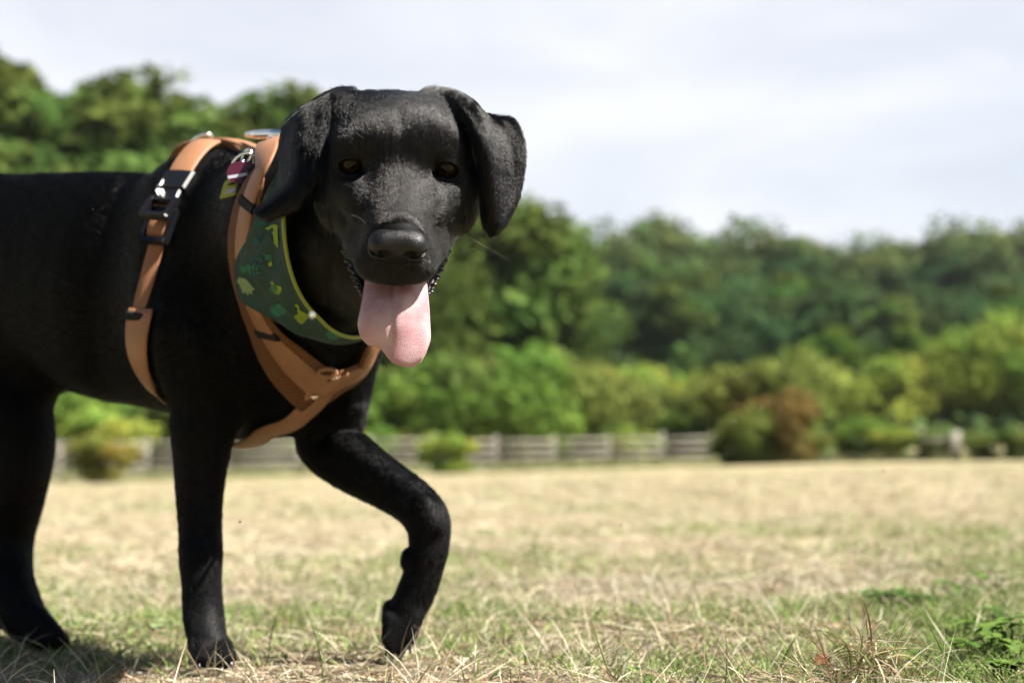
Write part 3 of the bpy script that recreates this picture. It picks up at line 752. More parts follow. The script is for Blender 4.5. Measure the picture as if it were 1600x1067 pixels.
child('stripe', rdisc(cR+nrm*.001-up*.003, sx_, up, nrm, [(-.0136, -.0018), (.0136, -.0018), (.0142, .0014), (-.0142, .0014)], .0008), m_pale, tr)
cY = P(362, 294, YT-.004); sy_ = (sx_*.9-up*.1).normalized()
ty = thing_mesh('dog_tag', 'yellow dog tag with a worn pale label below the burgundy one', 'dog tag', rdisc(cY, sx_, up, nrm, [(-.0125, -.0095), (.007, -.0078), (.0125, -.0036), (.012, .007), (.0025, .011), (-.006, .007)], .0018), m_yel, 'dog tags on the harness')
child('label', rdisc(cY+nrm*.0011-up*.0015, sx_, up, nrm, [(-.007, -.0045), (.005, -.0035), (.006, .001), (-.004, -.0002)], .0008), m_pale, ty)
child('mark', rdisc(cY+nrm*.0011+up*.0035, sx_, up, nrm, [(-.003, -.001), (.004, -.0005), (.005, .0012), (-.002, .001)], .0008), m_plas, ty)
thing_mesh('dog_tag', 'small blue metal dog tag beside the yellow tag', 'dog tag', rdisc(P(379, 294, YT+.003), sx_, up, nrm, [(.0048*math.cos(a), .0075*math.sin(a)) for a in np.linspace(0, 2*math.pi, 20, False)], .0016), m_blue, 'dog tags on the harness')

# ---- scarf
ROWS = [((446, 262), (437, 264)), ((446, 290), (434, 294)), ((445, 320), (414, 327)), ((443, 350), (388, 358)), ((446, 380), (366, 384)), ((450, 405), (357, 412)), ((456, 432), (355, 444)),
        ((466, 458), (382, 468)), ((480, 482), (408, 487)), ((500, 504), (445, 509)), ((526, 520), (486, 526)), ((560, 527), (530, 535)), ((600, 522), (585, 536)), ((640, 500), (640, 522))]
R2 = []
for a, b2 in ROWS:
    row = []
    for f in np.linspace(0, 1, 7):
        x, y = a[0]+(b2[0]-a[0])*f, a[1]+(b2[1]-a[1])*f
        r_ = hit2(x, y, .020)
        row.append(list(r_[0]) if r_ else None)
    R2.append(row)
ok = [q for row in R2 for q in row if q]
for k, row in enumerate(R2):
    for j in range(7):
        if row[j] is None:
            f = j/6; x, y = ROWS[k][0][0]*(1-f)+ROWS[k][1][0]*f, ROWS[k][0][1]*(1-f)+ROWS[k][1][1]*f
            row[j] = list(near(P(x, y, 1.42), .015)[0])
far = []
for px_, py_, Y_ in ((640, 440, 1.46), (650, 360, 1.46), (620, 270, 1.48), (540, 230, 1.49), (480, 228, 1.46), (450, 236, 1.42)):
    p, n_ = near(P(px_, py_, Y_), .012); far.append([list(p+Vector((0, .0, .0))+Vector((0, 1, 0))*.003*j) for j in range(7)])
R2 = np.array(R2+far)
for _ in range(3):
    R2[1:-1] = .5*R2[1:-1]+.25*(R2[:-2]+R2[2:])
G = cgrid(R2, 150, 30)
nr = np.cross(np.gradient(G, axis=0), np.gradient(G, axis=1)); nr /= np.linalg.norm(nr, axis=2)[..., None]+1e-9
if nr[20, 10, 1] > 0: nr = -nr
ui, vi = np.meshgrid(np.linspace(0, 1, 150), np.linspace(0, 1, 30), indexing='ij')
G = G+nr*(.0045*np.sin(vi*8+ui*14)*np.clip(vi*2, 0, 1)+(.0028*np.sin(vi*17-ui*26)+.001*np.sin(vi*5+ui*60))*np.clip(vi*3, 0, 1))[..., None]*np.clip(np.minimum(ui, .68-ui)*8, 0, 1)[..., None]
for i in range(150):                      # keep the cloth outside the coat
    for j in range(30):
        h, n_, q, dist = BVH.find_nearest(Vector(G[i, j])); g_ = (Vector(G[i, j])-h).dot(n_)
        if g_ < .012: G[i, j] = list(Vector(G[i, j])+n_*(.012-g_))
th_ = .0009; V = np.concatenate([(G-nr*th_).reshape(-1, 3), (G+nr*th_).reshape(-1, 3)]); F = []
for i in range(149):
    for j in range(29):
        q = (i*30+j, i*30+j+1, (i+1)*30+j+1, (i+1)*30+j); F.append(q); F.append(tuple(x+4500 for x in q[::-1]))
    F.append((i*30, (i+1)*30, 4500+(i+1)*30, 4500+i*30)); F.append((i*30+29, 4500+i*30+29, 4500+(i+1)*30+29, (i+1)*30+29))
CLOTH += [tuple(q) for q in G.reshape(-1, 3)[::2]]
m_scarf = mat('green_cotton', (.028, .085, .068), .85, .15)
noise_col(m_scarf, (.030, .058, .050), (.044, .080, .070), 25, 4, bump=.3, bscale=1500, dist=.0004)
scarf = mesh('scarf', V, F, m_scarf); tag(scarf, 'dark green scarf printed with lime dinosaurs and ferns round the black dog neck', 'scarf')
m_pipe = mat('lime_piping', (.26, .30, .03), .7)
mesh('piping', *tube([Vector(G[i, 0])+Vector(nr[i, 0])*.0012 for i in range(150)], .0019, 8), m_pipe, scarf)
SB = BVHTree.FromPolygons([tuple(q) for q in V], F)
cols = {'lime': (.24, .34, .04), 'fern': (.04, .17, .11), 'teal': (.03, .105, .105), 'pale': (.24, .32, .16)}
MP = {k: mat('print_'+k, c, .85, .15) for k, c in cols.items()}
def blob(ctr, sc, rot, outline, key, name):
    V = []; c, s = math.cos(rad(rot)), math.sin(rad(rot))
    pts = []
    n = len(outline)
    for i in range(n):                    # extra points along each side so the print follows the folds
        a, b2 = outline[i], outline[(i+1) % n]
        for f in (0, .5): pts.append((a[0]+(b2[0]-a[0])*f, a[1]+(b2[1]-a[1])*f))
    for x, y in pts:
        px_, py_ = ctr[0]+1.1*sc*(x*c-y*s), ctr[1]+1.1*sc*(x*s+y*c)
        h, n_, q, dist = SB.ray_cast(CAMP, ray(px_, py_).normalized())
        if h is None: return
        V.append(h+(n_ if n_.y < 0 else -n_)*.0007)
    n = len(V); W = V+[v_+Vector((0, .0005, 0)) for v_ in V]
    F = [tuple(range(n)), tuple(range(2*n-1, n-1, -1))]
    import bmesh
    bm = bmesh.new(); vs_ = [bm.verts.new(v_) for v_ in V]; f_ = bm.faces.new(vs_); bmesh.ops.triangulate(bm, faces=[f_]); me = bpy.data.meshes.new(name); bm.to_mesh(me); bm.free()
    me.materials.append(MP[key]); o = bpy.data.objects.new(name, me); link(o, scarf)
DINO = [(-1, .1), (-.85, -.12), (-.5, -.1), (-.3, .1), (.1, -.1), (.5, -.28), (.85, -.15), (1.0, .3), (1.02, .8), (.9, .45), (.7, .4), (.68, .95), (.5, .95), (.48, .5), (.1, .5), (.05, .95), (-.12, .95), (-.1, .45), (-.35, .35), (-.6, .1), (-.9, .25)]
LONG = [(-.7, -.5), (-.5, -.62), (-.15, -.5), (.2, -.75), (.6, -.7), (.8, -.35), (.55, -.05), (.2, .05), (-.05, 0), (.1, .6), (.3, 1.3), (.35, 1.8), (.2, 1.85), (-.05, 1.2), (-.25, .5), (-.35, -.1), (-.5, -.3)]
FERN = [(-1.1, 0), (-.75, -.08), (-.85, -.4), (-.5, -.08), (-.5, -.6), (-.2, -.08), (-.15, -.7), (.1, -.08), (.2, -.6), (.4, -.08), (.55, -.45), (.7, -.06), (1.1, 0), (.7, .08), (.6, .45), (.42, .1), (.25, .6), (.1, .1), (-.1, .7), (-.22, .1), (-.45, .6), (-.52, .1), (-.8, .4), (-.76, .1)]
SKULL = [(-1, -.6), (-.4, -.75), (-.2, -.4), (.1, -.6), (.5, -.35), (1, -.3), (.8, .05), (1.05, .3), (.6, .35), (.7, .7), (.25, .45), (.1, .75), (-.2, .4), (-.6, .1), (-1, -.1)]
for a in (((426, 362), 13, -12, LONG, 'lime', 'dinosaur_print'), ((392, 420), 15, 14, FERN, 'fern', 'fern_print'), ((384, 448), 14, 28, SKULL, 'pale', 'bone_print'),
          ((433, 446), 10, 40, DINO, 'lime', 'dinosaur_print'), ((428, 452), 8, 70, FERN, 'fern', 'fern_print'), ((402, 408), 11, 200, FERN, 'teal', 'fern_print'), ((437, 484), 14, 10, FERN, 'fern', 'fern_print'),
          ((472, 486), 14, 52, DINO, 'lime', 'dinosaur_print'), ((403, 376), 11, -50, FERN, 'teal', 'fern_print'), ((452, 415), 9, 75, FERN, 'teal', 'fern_print'), ((418, 398), 7, 20, DINO, 'fern', 'dinosaur_print'),
          ((408, 350), 9, -30, FERN, 'teal', 'fern_print'), ((520, 524), 11, 12, FERN, 'fern', 'fern_print'), ((425, 410), 5, 80, DINO, 'lime', 'dinosaur_print')):
    blob(*a)
# ================================================================ ground
gy = np.concatenate([np.linspace(-4, 0, 9), np.linspace(.1, 4, 120), np.geomspace(4.05, 60, 150)[1:], np.geomspace(60, 900, 60)[1:]])
gu = np.linspace(-1, 1, 161)
def terr(x, y):
    x = np.asarray(x, float); y = np.asarray(y, float)
    z = ground_z(np.clip(x, -60, 60), np.minimum(y, 60))
    near = np.exp(-np.maximum(y-2, 0)/12)
    z = z + near*.004*(np.sin(x*9+2*np.sin(y*5))+np.sin(y*11+1.5*np.sin(x*7))) + .03*(np.sin(x*.35+1)*np.sin(y*.22))*np.clip((y-6)/20, 0, 1)
    hill = np.clip((y-62)/140, 0, 1.6); z = z + hill*9
    return z
GX = np.array([gu*(6+abs(v)*1.1) for v in gy]); GY = gy[:, None].repeat(161, 1); GZ = terr(GX, GY)
V = np.stack([GX, GY, GZ], -1).reshape(-1, 3); n0, n1 = GX.shape
ii = (np.arange(n0-1)[:, None]*n1+np.arange(n1-1)[None]).ravel()
m_ground = mat('mown_field', rough=.95, spec=.1)
N, L, b = nodes(m_ground); t = N.new('ShaderNodeTexCoord')
def nz(scale, det=4, rough=.55):
    n = N.new('ShaderNodeTexNoise'); n.inputs['Scale'].default_value = scale; n.inputs['Detail'].default_value = det; n.inputs['Roughness'].default_value = rough; L.new(t.outputs['Object'], n.inputs['Vector']); return n
n1_, n2_, n3_ = nz(1.1, 5), nz(14, 5, .7), nz(.25, 3)
r1 = N.new('ShaderNodeValToRGB'); e = r1.color_ramp.elements; e[0].position = .40; e[0].color = (.34, .295, .21, 1); e[1].position = .64; e[1].color = (.185, .20, .085, 1); L.new(n1_.outputs[0], r1.inputs[0])
r2 = N.new('ShaderNodeValToRGB'); e = r2.color_ramp.elements; e[0].position = .35; e[0].color = (.55, .5, .42, 1); e[1].position = .65; e[1].color = (1.15, 1.1, 1.0, 1); L.new(n2_.outputs[0], r2.inputs[0])
mx = N.new('ShaderNodeMix'); mx.data_type = 'RGBA'; mx.blend_type = 'MULTIPLY'; mx.inputs[0].default_value = 1; L.new(r1.outputs[0], mx.inputs[6]); L.new(r2.outputs[0], mx.inputs[7]); L.new(mx.outputs[2], b.inputs['Base Color'])
tag(mesh('ground', V, np.stack([ii, ii+1, ii+n1+1, ii+n1], 1), m_ground), 'mown hay field of straw and short grass', kind='structure')
def vnoise(x, y, f, seed=0):            # smooth value noise, 0..1
    r = np.random.default_rng(100+seed); T = r.random((64, 64)); x = x*f+17.3; y = y*f+5.1
    i = np.floor(x).astype(int); j = np.floor(y).astype(int); u = x-i; v = y-j; u = u*u*(3-2*u); v = v*v*(3-2*v)
    g = lambda a, b: T[a % 64, b % 64]
    return (g(i, j)*(1-u)+g(i+1, j)*u)*(1-v)+(g(i, j+1)*(1-u)+g(i+1, j+1)*u)*v
def gpt(px, py):                        # where the sight line through a photo pixel meets the ground
    d = ray(px, py); lo, hi = .5, 80.
    for _ in range(40):
        m = (lo+hi)/2; q = P(px, py, m)
        if q.z > float(terr(q.x, m)): lo = m
        else: hi = m
    return P(px, py, lo)
m_blade = mat('grass_blade', rough=.62, spec=0)
N, L, b = nodes(m_blade); a = N.new('ShaderNodeAttribute'); a.attribute_name = 'Col'; L.new(a.outputs['Color'], b.inputs['Base Color'])
tr_ = N.new('ShaderNodeBsdfTranslucent'); L.new(a.outputs['Color'], tr_.inputs[0]); ms = N.new('ShaderNodeMixShader'); ms.inputs[0].default_value = .25
L.new(b.outputs[0], ms.inputs[1]); L.new(tr_.outputs[0], ms.inputs[2]); L.new(ms.outputs[0], N['Material Output'].inputs[0])
def strands(root, az, length, rise, curl, width, col, seg=4, seedr=rng):
    """flat tapering strands: root (n,3), heading az, rise = start steepness, curl = how it bends over"""
    n = len(root); t = np.linspace(0, 1, seg+1)
    pts = np.zeros((n, seg+1, 3)); pts[:, 0] = root; el = rise.copy(); a = az.copy(); bend = seedr.normal(0, .35, n)
    for k in range(seg):
        st = length/seg
        pts[:, k+1] = pts[:, k]+np.stack([np.cos(a)*np.cos(el), np.sin(a)*np.cos(el), np.sin(el)], 1)*st[:, None]
        el = el-curl/seg; a = a+bend/seg*2
    g = terr(pts[..., 0], pts[..., 1]); pts[..., 2] = np.maximum(pts[..., 2], g+.001)
    roll = seedr.uniform(0, math.pi, n); sd = np.stack([-np.sin(az)*np.cos(roll), np.cos(az)*np.cos(roll), np.sin(roll)], 1)
    w = (width[:, None]*np.interp(t, [0, .5, 1], [.9, 1, .12])[None])[..., None]*.5
    A = pts-sd[:, None]*w; B = pts+sd[:, None]*w
    V = np.stack([A, B], 2).reshape(n, -1, 3); m = V.shape[1]
    base = (np.arange(n)*m)[:, None, None]; q = np.array([[2*k, 2*k+1, 2*k+3, 2*k+2] for k in range(seg)])[None]
    return V.reshape(-1, 3), (base+q).reshape(-1, 4), np.repeat(col, m, 0)
def greenness(x, y):
    py = 700+2222*(CAM_H)/y
    g = .06+.20*np.exp(-((y-2.7)/.75)**2)+.75*(vnoise(x, y, 1.6, 1)-.5)+.4*(vnoise(x, y, 5, 2)-.5)
    g += .45*np.clip((x/y-.22)/.1, 0, 1)*np.exp(-((y-1.6)/.35)**2)
    g += .20*np.clip((x/y+.02)/.1, 0, 1)*np.exp(-((y-1.4)/.12)**2)
    return np.clip(g-np.clip((y-4)/10, 0, .14), .02, .9)
def layer(n, y0, y1, pw, wedge, sc, hay):
    u = rng.random(n); y = (y0**pw+u*(y1**pw-y0**pw))**(1/pw); x = rng.uniform(-1, 1, n)*(wedge[0]*y+wedge[1])
    g = rng.random(n) < greenness(x, y)
    hh = (vnoise(x, y, 7, 5)**2)*.02                       # low heaps of hay
    z = terr(x, y)+np.where(g, 0, rng.random(n)*.9*hh)*sc
    az = rng.uniform(0, 2*math.pi, n)
    ln = np.where(g, rng.uniform(.012, .036, n), rng.uniform(.02, .075, n))*sc
    rise = np.where(g, rng.uniform(.5, 1.5, n), rng.normal(.0, .17, n)); up = (~g) & (rng.random(n) < .04); rise[up] = rng.uniform(.4, 1.2, up.sum()); ln_ = 1
    curl = np.where(g, rng.uniform(.2, 1.4, n), rng.uniform(-.1, .9, n)); wd = np.where(g, rng.uniform(.0011, .0025, n), rng.uniform(.0006, .0019, n))*sc
    straw = np.array([[.74, .65, .47], [.62, .52, .36], [.78, .71, .56], [.38, .27, .17], [.62, .58, .40]]); gr = np.array([[.20, .30, .07], [.30, .40, .12], [.38, .45, .20], [.13, .22, .05]])
    pk = rng.choice(5, n, p=[.26, .22, .18, .22, .12]); pk = np.where((y < 1.95) & (rng.random(n) < .22), 3, pk)
    col = np.where(g[:, None], gr[rng.integers(0, 4, n)], straw[pk])*rng.uniform(.8, 1.15, (n, 1))*ALB
    return strands(np.stack([x, y, z], 1), az, ln, rise, curl, wd, col)
Q = .25 if DRAFT else 1
LS = [layer(int(200000*Q), .95, 2.6, 1.2, (.42, .25), 1.0, 1), layer(int(90000*Q), 2.6, 7, .6, (.42, .3), 1.35, 1), layer(int(70000*Q), 7, 36, .5, (.42, .5), 2.6, 1)]
V = np.concatenate([q[0] for q in LS]); off = np.cumsum([0]+[len(q[0]) for q in LS]); F = np.concatenate([q[1]+o_ for q, o_ in zip(LS, off)]); Cc = np.concatenate([q[2] for q in LS])
tag(mesh('grass', V, F, m_blade, cols=Cc, smooth=False), 'cut straw and short green grass lying over the field', 'grass', kind='stuff')
print('grass', len(F), time.time()-T0)

# single tall stalks and the tangle of hay in front
def stalk(px, py, lpx, lean, col, label, w=.0016, bend=.5, name='grass_stalk', seg=8):
    p = gpt(px, py); L_ = lpx*p.y/FPX
    r_ = np.array([[p.x, p.y, p.z]]); s = 1 if lean >= 0 else -1
    V, F, C_ = strands(r_, np.array([0. if s > 0 else math.pi]), np.array([L_]), np.array([math.pi/2-abs(lean)]), np.array([bend]), np.array([w]), np.array([col]), seg, np.random.default_rng(int(px)))
    V = V.reshape(-1, 2, 3); c = V.mean(1); r = np.linalg.norm(V[:, 0]-V[:, 1], axis=1)*.5
    T_, F_ = tube([tuple(q) for q in c], list(np.maximum(r, .0003)), 6)
    o = mesh(name, T_, F_, m_blade, cols=np.array([col]*len(T_))*ALB); tag(o, label, 'grass stalk', 'tall stalks standing out of the hay'); return o
ST, GN, BR = (.55, .45, .28), (.14, .22, .05), (.30, .17, .08)
for a in ((505, 1075, 120, -.02, GN, 'thin dark green stalk standing below the raised paw'), (362, 1062, 50, .05, (.45, .25, .12), 'short reddish stalk right against the standing front paw'),
          (218, 1075, 75, -.75, BR, 'brown stalk leaning left between the two near paws', .0024, .1), (478, 1078, 85, -.5, ST, 'pale stalk leaning left under the raised paw'),
          (1494, 1065, 118, -.38, GN, 'dark green stalk leaning left at the lower right', .0018, .15), (1330, 1050, 90, .55, BR, 'brown stalk leaning right out of the hay tangle', .0022, .05),
          (1358, 1062, 95, .5, BR, 'second brown stalk just right of the hay tangle', .0018, .05), (1215, 1070, 90, .15, GN, 'green blade left of the brown leaf', .0022, .6),
          (1120, 1072, 60, .4, ST, 'pale bent straw at the bottom edge right of the centre', .0025, 1.4), (385, 1075, 90, .25, ST, 'pale straw leaning right beside the standing paw', .0016, .3),
          (900, 1072, 55, -.3, GN, 'short green blade at the bottom centre of the field', .0022, .7), (760, 1075, 50, .3, GN, 'curved green blade right of the raised paw', .0022, 1.2)):
    stalk(*a)
pT = gpt(1352, 1085); n = 420; r2 = np.random.default_rng(5)
root = np.stack([pT.x+r2.normal(0, .030, n), pT.y+r2.normal(0, .025, n), np.zeros(n)], 1); root[:, 2] = terr(root[:, 0], root[:, 1])+r2.random(n)*.045*np.exp(-((root[:, 0]-pT.x)/.028)**2)
col = ALB*np.array([[.50, .42, .27], [.36, .30, .15], [.20, .24, .08], [.28, .15, .08], [.60, .54, .38]])[r2.integers(0, 5, n)]
V, F, C_ = strands(root, r2.uniform(0, 6.28, n), r2.uniform(.025, .075, n), r2.uniform(.0, 1.4, n), r2.uniform(0, 2.4, n), r2.uniform(.0008, .0018, n), col, 6, r2)
tag(mesh('hay_tuft', V, F, m_blade, cols=C_, smooth=False), 'tangled heap of raked hay with dried heads at the lower right', 'hay')
m_bark0 = mat('midge_wing', (.12, .11, .10), .6, .2)
# leaves: folded pointed blades on a stem
def leaf(c, d, up, ln, w, n=7, fold=.25):
    d = Vector(d).normalized(); up = Vector(up); s = d.cross(up).normalized(); up = s.cross(d).normalized(); V, F = [], []
    for i in range(n):
        t = i/(n-1); ww = w*math.sin(math.pi*min(.98, t*.9+.06))**.8; z = -.35*ln*t*t
        V += [Vector(c)+d*(ln*t)-s*ww/2+up*(z+fold*ww*.5), Vector(c)+d*(ln*t)+up*z, Vector(c)+d*(ln*t)+s*ww/2+up*(z+fold*ww*.5)]
    for i in range(n-1):
        for k in (0, 1): F.append((i*3+k, i*3+k+1, i*3+k+4, i*3+k+3))
    return V, F
def weed(px, py, hpx, nst, label, seed, leafpx=26, col=(.05, .11, .03), col2=(.14, .22, .05), spread=1.0):
    p = gpt(px, py); hpx *= 1.15; leafpx *= 1.1; r = np.random.default_rng(seed); k = p.y/FPX; root = empty('leafy_weed', p, label, 'weed', 'leafy weeds among the straw')
    for i in range(nst):
        a = r.uniform(0, 6.28); h = hpx*k*r.uniform(.55, 1); o = Vector((math.cos(a), math.sin(a), 0))*r.uniform(.1, 1)*hpx*k*spread
        pts = [Vector((0, 0, -.003))+o*.5, o*.75+Vector((0, 0, h*.5)), o+Vector((0, 0, h*.92))]
        V, F = tube(catmull([list(q) for q in pts], 6), [.0012, .0012, .0011, .001, .0009, .0007], 5)
        mesh('stem', V, F, m_blade, root, cols=np.array([[.08, .13, .03]]*len(V)))
        for j in range(3):
            aa = a+j*2.1+r.uniform(-.4, .4); V, F = leaf(pts[2], (math.cos(aa), math.sin(aa), r.uniform(-.1, .5)), (0, 0, 1), leafpx*k*r.uniform(.7, 1.1), leafpx*k*r.uniform(.45, .7))
            c = np.array(col)*(1-(f := r.random()))+np.array(col2)*f; mesh('leaf', V, F, m_blade, root, cols=np.array([c]*len(V))*ALB)
for a in ((1375, 952, 28, 6, 'low broad-leaved weed at the left end of the green row in the straw', 1), (1425, 955, 30, 6, 'bright leafy weed in the middle of the green row in the straw', 2), (1492, 942, 30, 3, 'small dark weed with a yellowed leaf behind the green row', 3),
          (1552, 935, 42, 4, 'dark upright weed nearest the right edge beyond the straw', 4), (1540, 985, 34, 2, 'two-leaved sprig standing alone above the green patch', 5),
          (1535, 1045, 55, 7, 'leafy clover-like weed in the lower right green patch', 6, 30, (.075, .15, .03), (.17, .26, .06)), (1590, 1030, 60, 6, 'leafy weed cut by the right edge of the frame', 7, 34, (.075, .15, .03), (.17, .26, .06)),
          (1450, 1062, 40, 5, 'low green weed just right of the hay tangle', 8, 26, (.075, .15, .03), (.17, .26, .06)), (1500, 1010, 36, 5, 'small weed between the lone sprig and the lower right patch', 12, 22, (.075, .15, .03), (.17, .26, .06)), (1570, 1075, 45, 7, 'leafy weed in the very bottom right corner', 13, 26, (.075, .15, .03), (.17, .26, .06)), (1490, 1078, 34, 6, 'low weed at the bottom edge right of the hay tangle', 14, 22, (.075, .15, .03), (.17, .26, .06)), (605, 985, 16, 2, 'pale weed seedling left of the raised paw', 9, 18), (828, 862, 12, 2, 'small weed in the mid field right of the paw', 10, 14), (238, 992, 24, 3, 'pale green weed between the near paws', 11, 26, (.2, .32, .1), (.4, .5, .25))):
    weed(*a)
pb_ = P(1284, 1026, gpt(1300, 1082).y-.01); V, F = leaf(pb_+Vector((-.006, 0, -.006)), (.9, .2, .5), (-.3, -1, .5), .016, .011, 9, .9)
tag(mesh('dried_leaf', V, F, m_blade, cols=np.array([[.15, .065, .035]]*len(V))), 'crumpled reddish brown leaf caught in the hay tangle', 'leaf')
for px_, py_, y_, lab in ((1190, 637, 1.6, 'tiny midge hovering in front of the orange bush'), (967, 714, 1.5, 'tiny midge hovering in front of the right part of the fence'), (970, 821, 1.5, 'tiny midge hovering low over the middle of the field'),
                          (375, 816, 1.3, 'dark midge flying just right of the standing front leg'), (1380, 737, 1.5, 'dark midge hovering over the far edge of the field at the right'), (1148, 661, 1.6, 'tiny midge below and left of the one by the orange bush')):
    p = P(px_, py_, y_); V, F = sphere(.0006, 6, 8, (1.7, 1, .9)); o = mesh('midge', V, F, m_skin, loc=p); tag(o, lab, 'insect', 'midges in the air')
    for s in (-1, 1):
        V, F = leaf((0, 0, .0005), (s*1.0, .3, .9), (0, -1, .3), .0019, .0009, 5); mesh('wing', V, F, m_bark0, o)
p = P(487, 493, .80); V, F = sphere(.0014, 8, 10); o = mesh('seed_fluff', V, F, mat('seed_fluff', (.6, .6, .55), .9)); o.location = p; tag(o, 'pale blurred seed fluff drifting in front of the scarf', 'seed')
# ================================================================ wood, bushes, fence
m_leaf = mat('foliage', rough=.6, spec=0)
N, L, b = nodes(m_leaf); a = N.new('ShaderNodeAttribute'); a.attribute_name = 'Col'; oi = N.new('ShaderNodeObjectInfo')
mx = N.new('ShaderNodeMix'); mx.data_type = 'RGBA'; mx.blend_type = 'MULTIPLY'; mx.inputs[0].default_value = 1; L.new(a.outputs['Color'], mx.inputs[6]); L.new(oi.outputs['Color'], mx.inputs[7])
L.new(mx.outputs[2], b.inputs['Base Color']); tr_ = N.new('ShaderNodeBsdfTranslucent'); L.new(mx.outputs[2], tr_.inputs[0]); ms = N.new('ShaderNodeMixShader'); ms.inputs[0].default_value = .3
L.new(b.outputs[0], ms.inputs[1]); L.new(tr_.outputs[0], ms.inputs[2]); L.new(ms.outputs[0], N['Material Output'].inputs[0])
m_bark = noise_col(mat('bark', (.09, .07, .05), .9, .1), (.06, .045, .035), (.14, .11, .08), 6)
def leaf_quads(c, nrm_, size, r):
    n = len(c); u_ = np.cross(nrm_, r.normal(size=(n, 3))); u_ /= np.linalg.norm(u_, axis=1)[:, None]+1e-9; v_ = np.cross(nrm_, u_)
    s = size[:, None]; V = np.stack([c-u_*s, c-v_*s*.55, c+u_*s, c+v_*s*.55], 1).reshape(-1, 3)
    return V, np.arange(4*n).reshape(-1, 4)
def crown_mesh(name, seed, rx, z0, z1, nb, nl, top=.5, lsz=.021):      # height normalised to 1
    r = np.random.default_rng(seed); cs = []
    while len(cs) < nb:
        p = r.uniform(-1, 1, 3)
        if np.linalg.norm(p) > 1: continue
        t = (p[2]+1)/2; w = math.sin(math.pi*min(1, t*.86+.12))**.6*(1-top*.5*t); q = np.array([p[0]*rx*w, p[1]*rx*w, z0+(z1-z0)*t]); cs.append((q, r.uniform(.35, .75)*rx*.62, r.uniform(.75, 1.25)))
    V0, C0, N0 = [], [], []
    per = nl//nb
    for q, br, cc in cs:
        d = r.normal(size=(per, 3)); d /= np.linalg.norm(d, axis=1)[:, None]; rad_ = br*(1-.7*r.random(per)**2.2)*(1+.25*np.sin(d[:, 0]*5+d[:, 2]*4+seed))
        V0.append(q+d*rad_[:, None]*np.array([1, 1, .8])); nn = d+r.normal(0, .6, (per, 3)); N0.append(nn/np.linalg.norm(nn, axis=1)[:, None])
        col = np.array([.9, 1, .8])*cc*r.uniform(.65, 1.35, (per, 1)); col[:, 0] *= r.uniform(.8, 1.3); C0.append(col)
    V0, N0, C0 = map(np.concatenate, (V0, N0, C0)); V, F = leaf_quads(V0, N0, r.uniform(.6, 1.3, len(V0))*lsz, r)
    o = mesh(name, V, F, m_leaf, cols=np.repeat(C0, 4, 0), smooth=False); me = o.data; bpy.data.objects.remove(o); return me, cs
def trunk_mesh(cs, th, z0, seed):
    r = np.random.default_rng(seed); parts = [tube(catmull([(0, 0, -.03), (r.normal(0, .01), r.normal(0, .01), z0), (r.normal(0, .02), r.normal(0, .02), .8)], 10), np.linspace(th, th*.2, 10), 8)]
    for q, br, cc in cs[:10]:
        zz = max(z0*.8, q[2]-.28); parts.append(tube(catmull([(0, 0, zz), tuple(q*np.array([.5, .5, 1])+np.array([0, 0, -.08])), tuple(q)], 6), np.linspace(th*.4, th*.08, 6), 6))
    V, F = merge(parts); o = mesh('trunk', V, F, m_bark); me = o.data; bpy.data.objects.remove(o); return me
VAR = {}
nl = 2500 if DRAFT else 14000
for k, a in {'round': (11, .36, .22, .93, 26, nl, .4), 'tall': (12, .25, .18, .95, 24, nl, .9), 'wide': (13, .46, .2, .90, 32, nl, .3), 'oval': (14, .30, .12, .94, 26, nl, .6), 'bush': (15, .55, .12, .84, 26, nl, .3, .032), 'shrub': (16, .60, .10, .80, 15, nl, .5, .032)}.items():
    me, cs = crown_mesh('crown', *a); VAR[k] = (me, trunk_mesh(cs, .016 if k in ('bush', 'shrub') else .022, a[2], a[0]))
rt = np.random.default_rng(21)
def tree(px, pytop, Y, kind, colr, label, name='tree', group=None, wf=1.0, cat=None, base=None):
    x = P(px, 533, Y).x; zb = float(terr(x, Y)) if base is None else base; zt = P(px, pytop, Y).z; h = (zt-zb)/.97
    root = empty(name, (x, Y, zb), label, cat or name.replace('_', ' '), group); root.rotation_euler = (0, 0, rt.uniform(0, 6.28)); root.scale = (h*wf, h*wf, h)
    me, tm = VAR[kind]; c = bpy.data.objects.new('crown', me); link(c, root); c.color = (*[q*ALB for q in colr], 1); link(bpy.data.objects.new('trunk', tm), root); return root
def jc(c, j=.15): return tuple(np.array(c)*rt.uniform(1-j, 1+j))
ORD = ['first', 'second', 'third', 'fourth', 'fifth', 'sixth', 'seventh', 'eighth', 'ninth', 'tenth', 'eleventh', 'twelfth', 'thirteenth', 'fourteenth', 'fifteenth', 'sixteenth', 'seventeenth', 'eighteenth']
GR = (.125, .175, .05); DK = (.085, .14, .065); MID = (.13, .20, .06); FAR_HAZE = (.15, .20, .085); YG = (.30, .37, .085); BG = (.15, .25, .055); OL = (.19, .225, .065); RD = (.23, .155, .06)  # far skyline leaf colour is paler, with distance haze mixed into it
